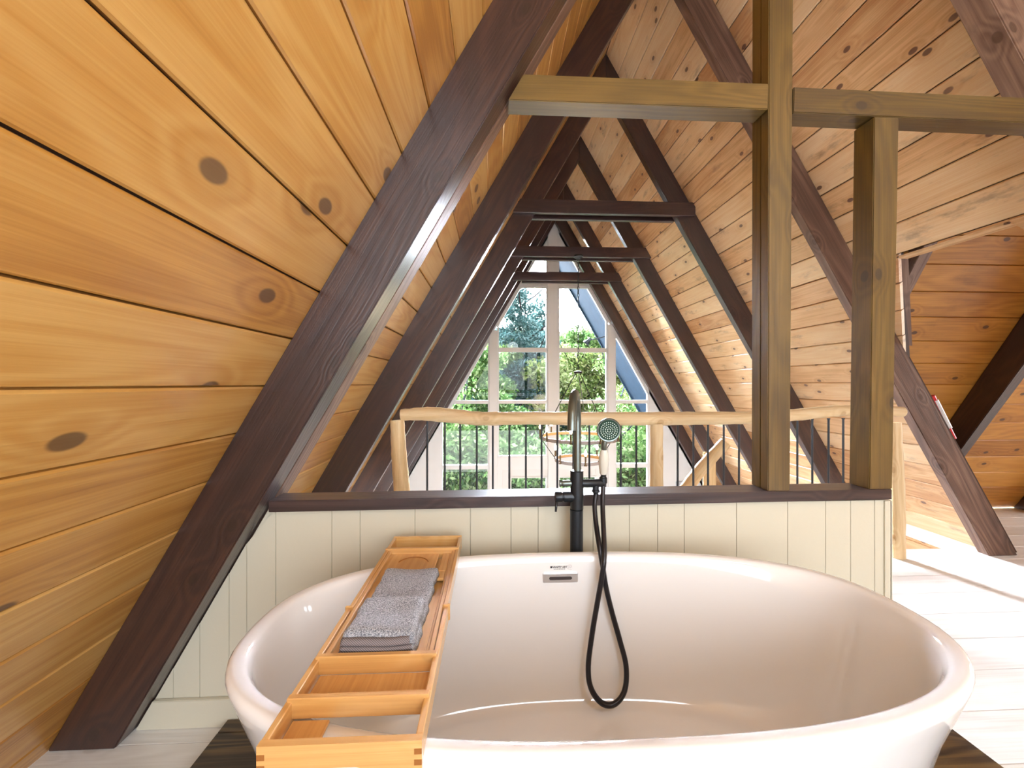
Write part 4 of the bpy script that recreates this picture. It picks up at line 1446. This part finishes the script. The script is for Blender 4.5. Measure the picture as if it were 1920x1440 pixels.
def cloth(x0, x1, y0, y1, z0, z1, seed, wav=0.003, nx=34, ny=72):
    bm = bmesh.new()
    hx, hy, hz_ = (x1 - x0) / 2, (y1 - y0) / 2, (z1 - z0) / 2
    c = Vector(((x0 + x1) / 2, (y0 + y1) / 2, (z0 + z1) / 2))
    rv = random.Random(seed)
    ph = [rv.uniform(0, 6) for _ in range(8)]
    def fn_(x, y): return wav * (math.sin(x * 60 + y * 18 + ph[0]) * 0.35 + math.sin(y * 46 + x * 12 + ph[1]) * 0.8 + math.sin(y * 95 - x * 30 + ph[2]) * 0.35)
    loop = []
    m_ = 8
    rc = min(hz_, 0.012)
    rows = []
    for j in range(ny + 1):
        v = -1 + 2 * j / ny
        y = hy * v
        # end rounding of the section height
        endf = math.sqrt(max(0.0, 1 - max(0, (abs(y) - (hy - rc)) / rc) ** 2)) if abs(y) > hy - rc else 1.0
        edge = 0.0018 * math.sin(y * 70 + ph[3]) + 0.0012 * math.sin(y * 141 + ph[4])
        sec = []
        for i in range(nx + 1):
            x = -hx + 2 * hx * i / nx
            ef = math.sqrt(max(0.0, 1 - max(0, (abs(x) - (hx - rc)) / rc) ** 2)) if abs(x) > hx - rc else 1.0
            sec.append((x + edge * (1 if x > 0 else -1), hz_ * (2 * ef * endf) - hz_ + fn_(x, y) * ef * endf))
        rows.append([bm.verts.new((c.x + x, c.y + y, c.z + z)) for x, z in sec] )
    low = []
    for j in range(ny + 1):
        y = -hy + 2 * hy * j / ny
        low.append([bm.verts.new((rows[j][i].co.x, c.y + y, c.z - hz_)) for i in range(nx + 1)])
    for j in range(ny):
        for i in range(nx):
            bm.faces.new((rows[j][i], rows[j][i + 1], rows[j + 1][i + 1], rows[j + 1][i]))
            bm.faces.new((low[j][i], low[j + 1][i], low[j + 1][i + 1], low[j][i + 1]))
    bmesh.ops.remove_doubles(bm, verts=bm.verts, dist=0.0001)
    return bm


bm = cloth(-0.300, -0.152, 0.801, 1.150, tz, tz + 0.020, 3)
link_bm('folded_cloth', bm, M['towel'], parent=e, smooth=True)
bm = cloth(-0.298, -0.156, 0.808, 0.948, tz + 0.0185, tz + 0.044, 5, nx=30, ny=36)
link_bm('top_fold', bm, M['towel'], parent=e, smooth=True)
# twill hem on the near end: stacked rolls
for k, (zz, hh, yy, a0, a1) in enumerate(((tz + 0.001, 0.010, 0.798, -0.301, -0.153), (tz + 0.011, 0.009, 0.801, -0.298, -0.160), (tz + 0.020, 0.014, 0.805, -0.296, -0.165))):
    bm = bmesh.new()
    pts = smoothline([Vector((a0, yy + 0.004, zz + hh / 2)), Vector((a0 + 0.05, yy, zz + hh / 2 + 0.001)), Vector((a1 - 0.04, yy + 0.001, zz + hh / 2 - 0.001)), Vector((a1, yy + 0.005, zz + hh / 2))], 8)
    add_tube(bm, pts, hh * 0.55, 12)
    link_bm('hem', bm, M['twill'], parent=e, smooth=True)

# ------------------------------------------------------------ outdoors
def terrain_z(x, y):
    d = max(0.0, y - 11)
    return -3.2 + 0.0035 * d * d + 0.35 * math.sin(x * 0.21 + 1) * min(1, d / 10) + 0.3 * math.sin(y * 0.3 + x * 0.13)


m, nt, b = new_mat('leafy_ground')
t = nt.nodes.new('ShaderNodeTexCoord')
nz = nt.nodes.new('ShaderNodeTexNoise'); nz.inputs['Scale'].default_value = 2.2; nz.inputs['Detail'].default_value = 8; nz.inputs['Roughness'].default_value = 0.75
nt.links.new(t.outputs['Object'], nz.inputs['Vector'])
cr = nt.nodes.new('ShaderNodeValToRGB')
cr.color_ramp.elements[0].position = 0.35; cr.color_ramp.elements[0].color = (0.015, 0.035, 0.01, 1)
cr.color_ramp.elements[1].position = 0.65; cr.color_ramp.elements[1].color = (0.08, 0.13, 0.03, 1)
nt.links.new(nz.outputs['Fac'], cr.inputs[0]); nt.links.new(cr.outputs[0], b.inputs['Base Color'])
b.inputs['Roughness'].default_value = 1.0
M['ground'] = m
bm = bmesh.new()
G = [[None] * 41 for _ in range(41)]
for i in range(41):
    for j in range(41):
        x = -60 + 3 * i; y = 7.6 + j * 1.7
        G[i][j] = bm.verts.new((x, y, terrain_z(x, y)))
for i in range(40):
    for j in range(40):
        bm.faces.new((G[i][j], G[i + 1][j], G[i + 1][j + 1], G[i][j + 1]))
o = link_bm('hillside', bm, M['ground'], origin=Vector((0, 20, 0)), smooth=True)
tag(o, 'green wooded hillside rising beyond the gable windows', 'hillside')


def leaf_mesh(name, blobs, n, size, mat, flat=1.0):
    """n small leaves spread in ellipsoid blobs (cx,cy,cz,rx,ry,rz)"""
    vol = np.array([b_[3] * b_[4] * b_[5] for b_ in blobs]) ** 0.7
    idx = rng.choice(len(blobs), n, p=vol / vol.sum())
    B = np.array(blobs)[idx]
    d = rng.normal(size=(n, 3)); d /= np.linalg.norm(d, axis=1)[:, None]
    r = rng.random(n) ** 0.45
    c = B[:, :3] + d * B[:, 3:] * r[:, None]
    u = rng.normal(size=(n, 3)); u /= np.linalg.norm(u, axis=1)[:, None]
    v = np.cross(u, rng.normal(size=(n, 3))); v /= np.linalg.norm(v, axis=1)[:, None]
    s = size * (0.6 + 0.8 * rng.random(n))[:, None]
    co = np.stack([c - u * s, c + v * s * 0.45 * flat, c + u * s, c - v * s * 0.45 * flat], axis=1).reshape(-1, 3)
    me = bpy.data.meshes.new(name)
    me.vertices.add(4 * n); me.vertices.foreach_set('co', co.ravel())
    me.loops.add(4 * n); me.loops.foreach_set('vertex_index', np.arange(4 * n, dtype=np.int32))
    me.polygons.add(n)
    me.polygons.foreach_set('loop_start', np.arange(0, 4 * n, 4, dtype=np.int32))
    me.polygons.foreach_set('loop_total', np.full(n, 4, dtype=np.int32))
    me.update(); me.validate()
    me.materials.append(mat)
    return me


def trunk_mesh(name, h, r, mat, branches=5, lean=0.15):
    bm = bmesh.new()
    top = Vector((lean * h * 0.3, 0, h))
    add_tube(bm, smoothline([Vector((0, 0, -0.4)), Vector((0.02 * h, 0.01 * h, h * 0.4)), top], 5), [r * (1 - 0.075 * k) for k in range(11)], 8)
    for k in range(branches):
        z_ = h * (0.35 + 0.6 * k / branches)
        a_ = k * 2.4
        L_ = h * 0.28
        p = Vector((0.02 * h, 0, z_))
        add_tube(bm, smoothline([p, p + Vector((math.cos(a_) * L_ * 0.5, math.sin(a_) * L_ * 0.5, L_ * 0.35)), p + Vector((math.cos(a_) * L_, math.sin(a_) * L_, L_ * 0.9))], 4), [r * 0.4 * (1 - 0.1 * q) for q in range(9)], 6)
    me = bpy.data.meshes.new(name)
    bm.to_mesh(me); bm.free(); me.materials.append(mat)
    for p in me.polygons: p.use_smooth = True
    return me


def broad_blobs(h, w, seed):
    rv = random.Random(seed); out = []
    for k in range(16):
        a_ = rv.uniform(0, 2 * PI); rr = rv.uniform(0, w)
        z_ = rv.uniform(0.12, 0.93) * h
        rr *= math.sqrt(max(0.15, 1 - ((z_ / h - 0.5) / 0.55) ** 2))
        s = rv.uniform(0.5, 0.95) * w * 0.5
        out.append((rr * math.cos(a_), rr * math.sin(a_), z_, s, s, s * 0.75))
    return out


def pine_blobs(h, w, seed):
    rv = random.Random(seed); out = []
    for k in range(34):
        f = (k + 0.5) / 34
        z_ = h * (0.12 + 0.88 * f)
        a_ = k * 2.4
        ww = w * (1 - f) ** 0.8 + 0.12
        out.append((ww * 0.55 * math.cos(a_), ww * 0.55 * math.sin(a_), z_, ww * 0.7, ww * 0.7, 0.36))
    return out


TR = {
    'broad': (leaf_mesh('foliage', broad_blobs(7, 2.4, 1), 15000, 0.10, M['leaf_bright']), trunk_mesh('trunk', 5.6, 0.13, M['pale_bark'])),
    'yellow': (leaf_mesh('foliage', broad_blobs(7.5, 2.7, 2), 15000, 0.10, M['leaf_yellow']), trunk_mesh('trunk', 6.0, 0.12, M['bark'])),
    'pine': (leaf_mesh('foliage', pine_blobs(10, 2.6, 3), 30000, 0.135, M['leaf_pine'], 0.5), trunk_mesh('trunk', 9.4, 0.14, M['bark'], 9)),
    'shrub': (leaf_mesh('foliage', broad_blobs(2.6, 1.7, 4), 9000, 0.07, M['leaf_bright']), trunk_mesh('trunk', 1.8, 0.05, M['bark'], 4)),
}


TR['birch'] = (leaf_mesh('foliage', broad_blobs(8, 2.0, 9), 2600, 0.07, M['leaf_bright']), trunk_mesh('trunk', 7.5, 0.09, M['pale_bark'], 3, 0.4))


def tree(kind, px, Y, s, rz, label, cat='tree', group=None, top=None):
    x = PY(px, 719, Y).x
    e = empty({'broad': 'broadleaf_tree', 'yellow': 'broadleaf_tree', 'pine': 'pine_tree', 'shrub': 'shrub', 'birch': 'birch_tree'}[kind], Vector((x, Y, terrain_z(x, Y))), label, cat, group)
    e.rotation_euler = (0, 0, rz)
    e.scale = (s, s, s)
    for nm, me in (('foliage', TR[kind][0]), ('trunk', TR[kind][1])):
        o = bpy.data.objects.new(nm, me); COL.objects.link(o); o.parent = e
        if nm == 'foliage': o['kind'] = 'stuff'


tree('birch', 848, 10.6, 0.8, 0.5, 'thin birch with a pale trunk behind the leftmost balusters and pane')
tree('birch', 1172, 10.8, 0.75, 2.5, 'thin birch with pale forked trunk behind the right outer pane')
G1 = 'background trees beyond the gable windows'
tree('pine', 972, 18.5, 0.93, 0.3, 'tall blue green pine filling the middle left window pane')
tree('pine', 1012, 24, 0.85, 1.4, 'second blue green pine, lower, beside the wide window mullion')
tree('broad', 868, 13.5, 0.86, 1.0, 'bright green broadleaf tree behind the leftmost window panes')
tree('broad', 905, 17, 0.9, 2.2, 'green broadleaf tree between the left mullion and the leftmost panes')
tree('yellow', 1085, 18, 0.92, 0.5, 'yellow green tree behind the chandelier chain')
tree('broad', 1120, 20, 0.98, 3.0, 'bright green tree behind the right centre pane')
tree('yellow', 1180, 15, 0.72, 1.7, 'thin yellow green tree behind the right outer pane')
tree('broad', 1225, 17, 0.8, 4.0, 'green tree behind the right hand end of the handrail gap')
GB = 'far trees on the hillside that fill the gaps of the view'
for k, (px, Y, kd, s) in enumerate(((880, 26, 'broad', 1.0), (935, 30, 'yellow', 1.0), (990, 33, 'broad', 1.05), (1050, 29, 'yellow', 0.95), (1065, 36, 'broad', 1.0), (1105, 31, 'pine', 0.62), (1150, 27, 'broad', 0.8), (1200, 29, 'yellow', 0.9), (845, 31, 'pine', 0.7), (1250, 24, 'broad', 0.9), (830, 22, 'broad', 0.9))):
    tree(kd, px, Y, s, k * 1.1, 'hazy far tree on the wooded hillside beyond the windows', 'tree', GB)
GS = 'green shrubs outside along the bottom of the gable windows'
for k, (px, Y, s) in enumerate(((835, 10.8, 1.1), (870, 11.5, 1.2), (900, 10.6, 1.1), (965, 11.0, 1.0), (1005, 11.8, 1.1), (1070, 11.2, 1.1), (1170, 10.9, 1.0), (1205, 11.6, 1.2), (1130, 12.2, 1.2), (935, 12.5, 1.2), (1240, 11.0, 1.2))):
    tree('shrub', px, Y, s, k * 1.7, 'leafy bright green shrub outside below the gable windows', 'shrub', GS)
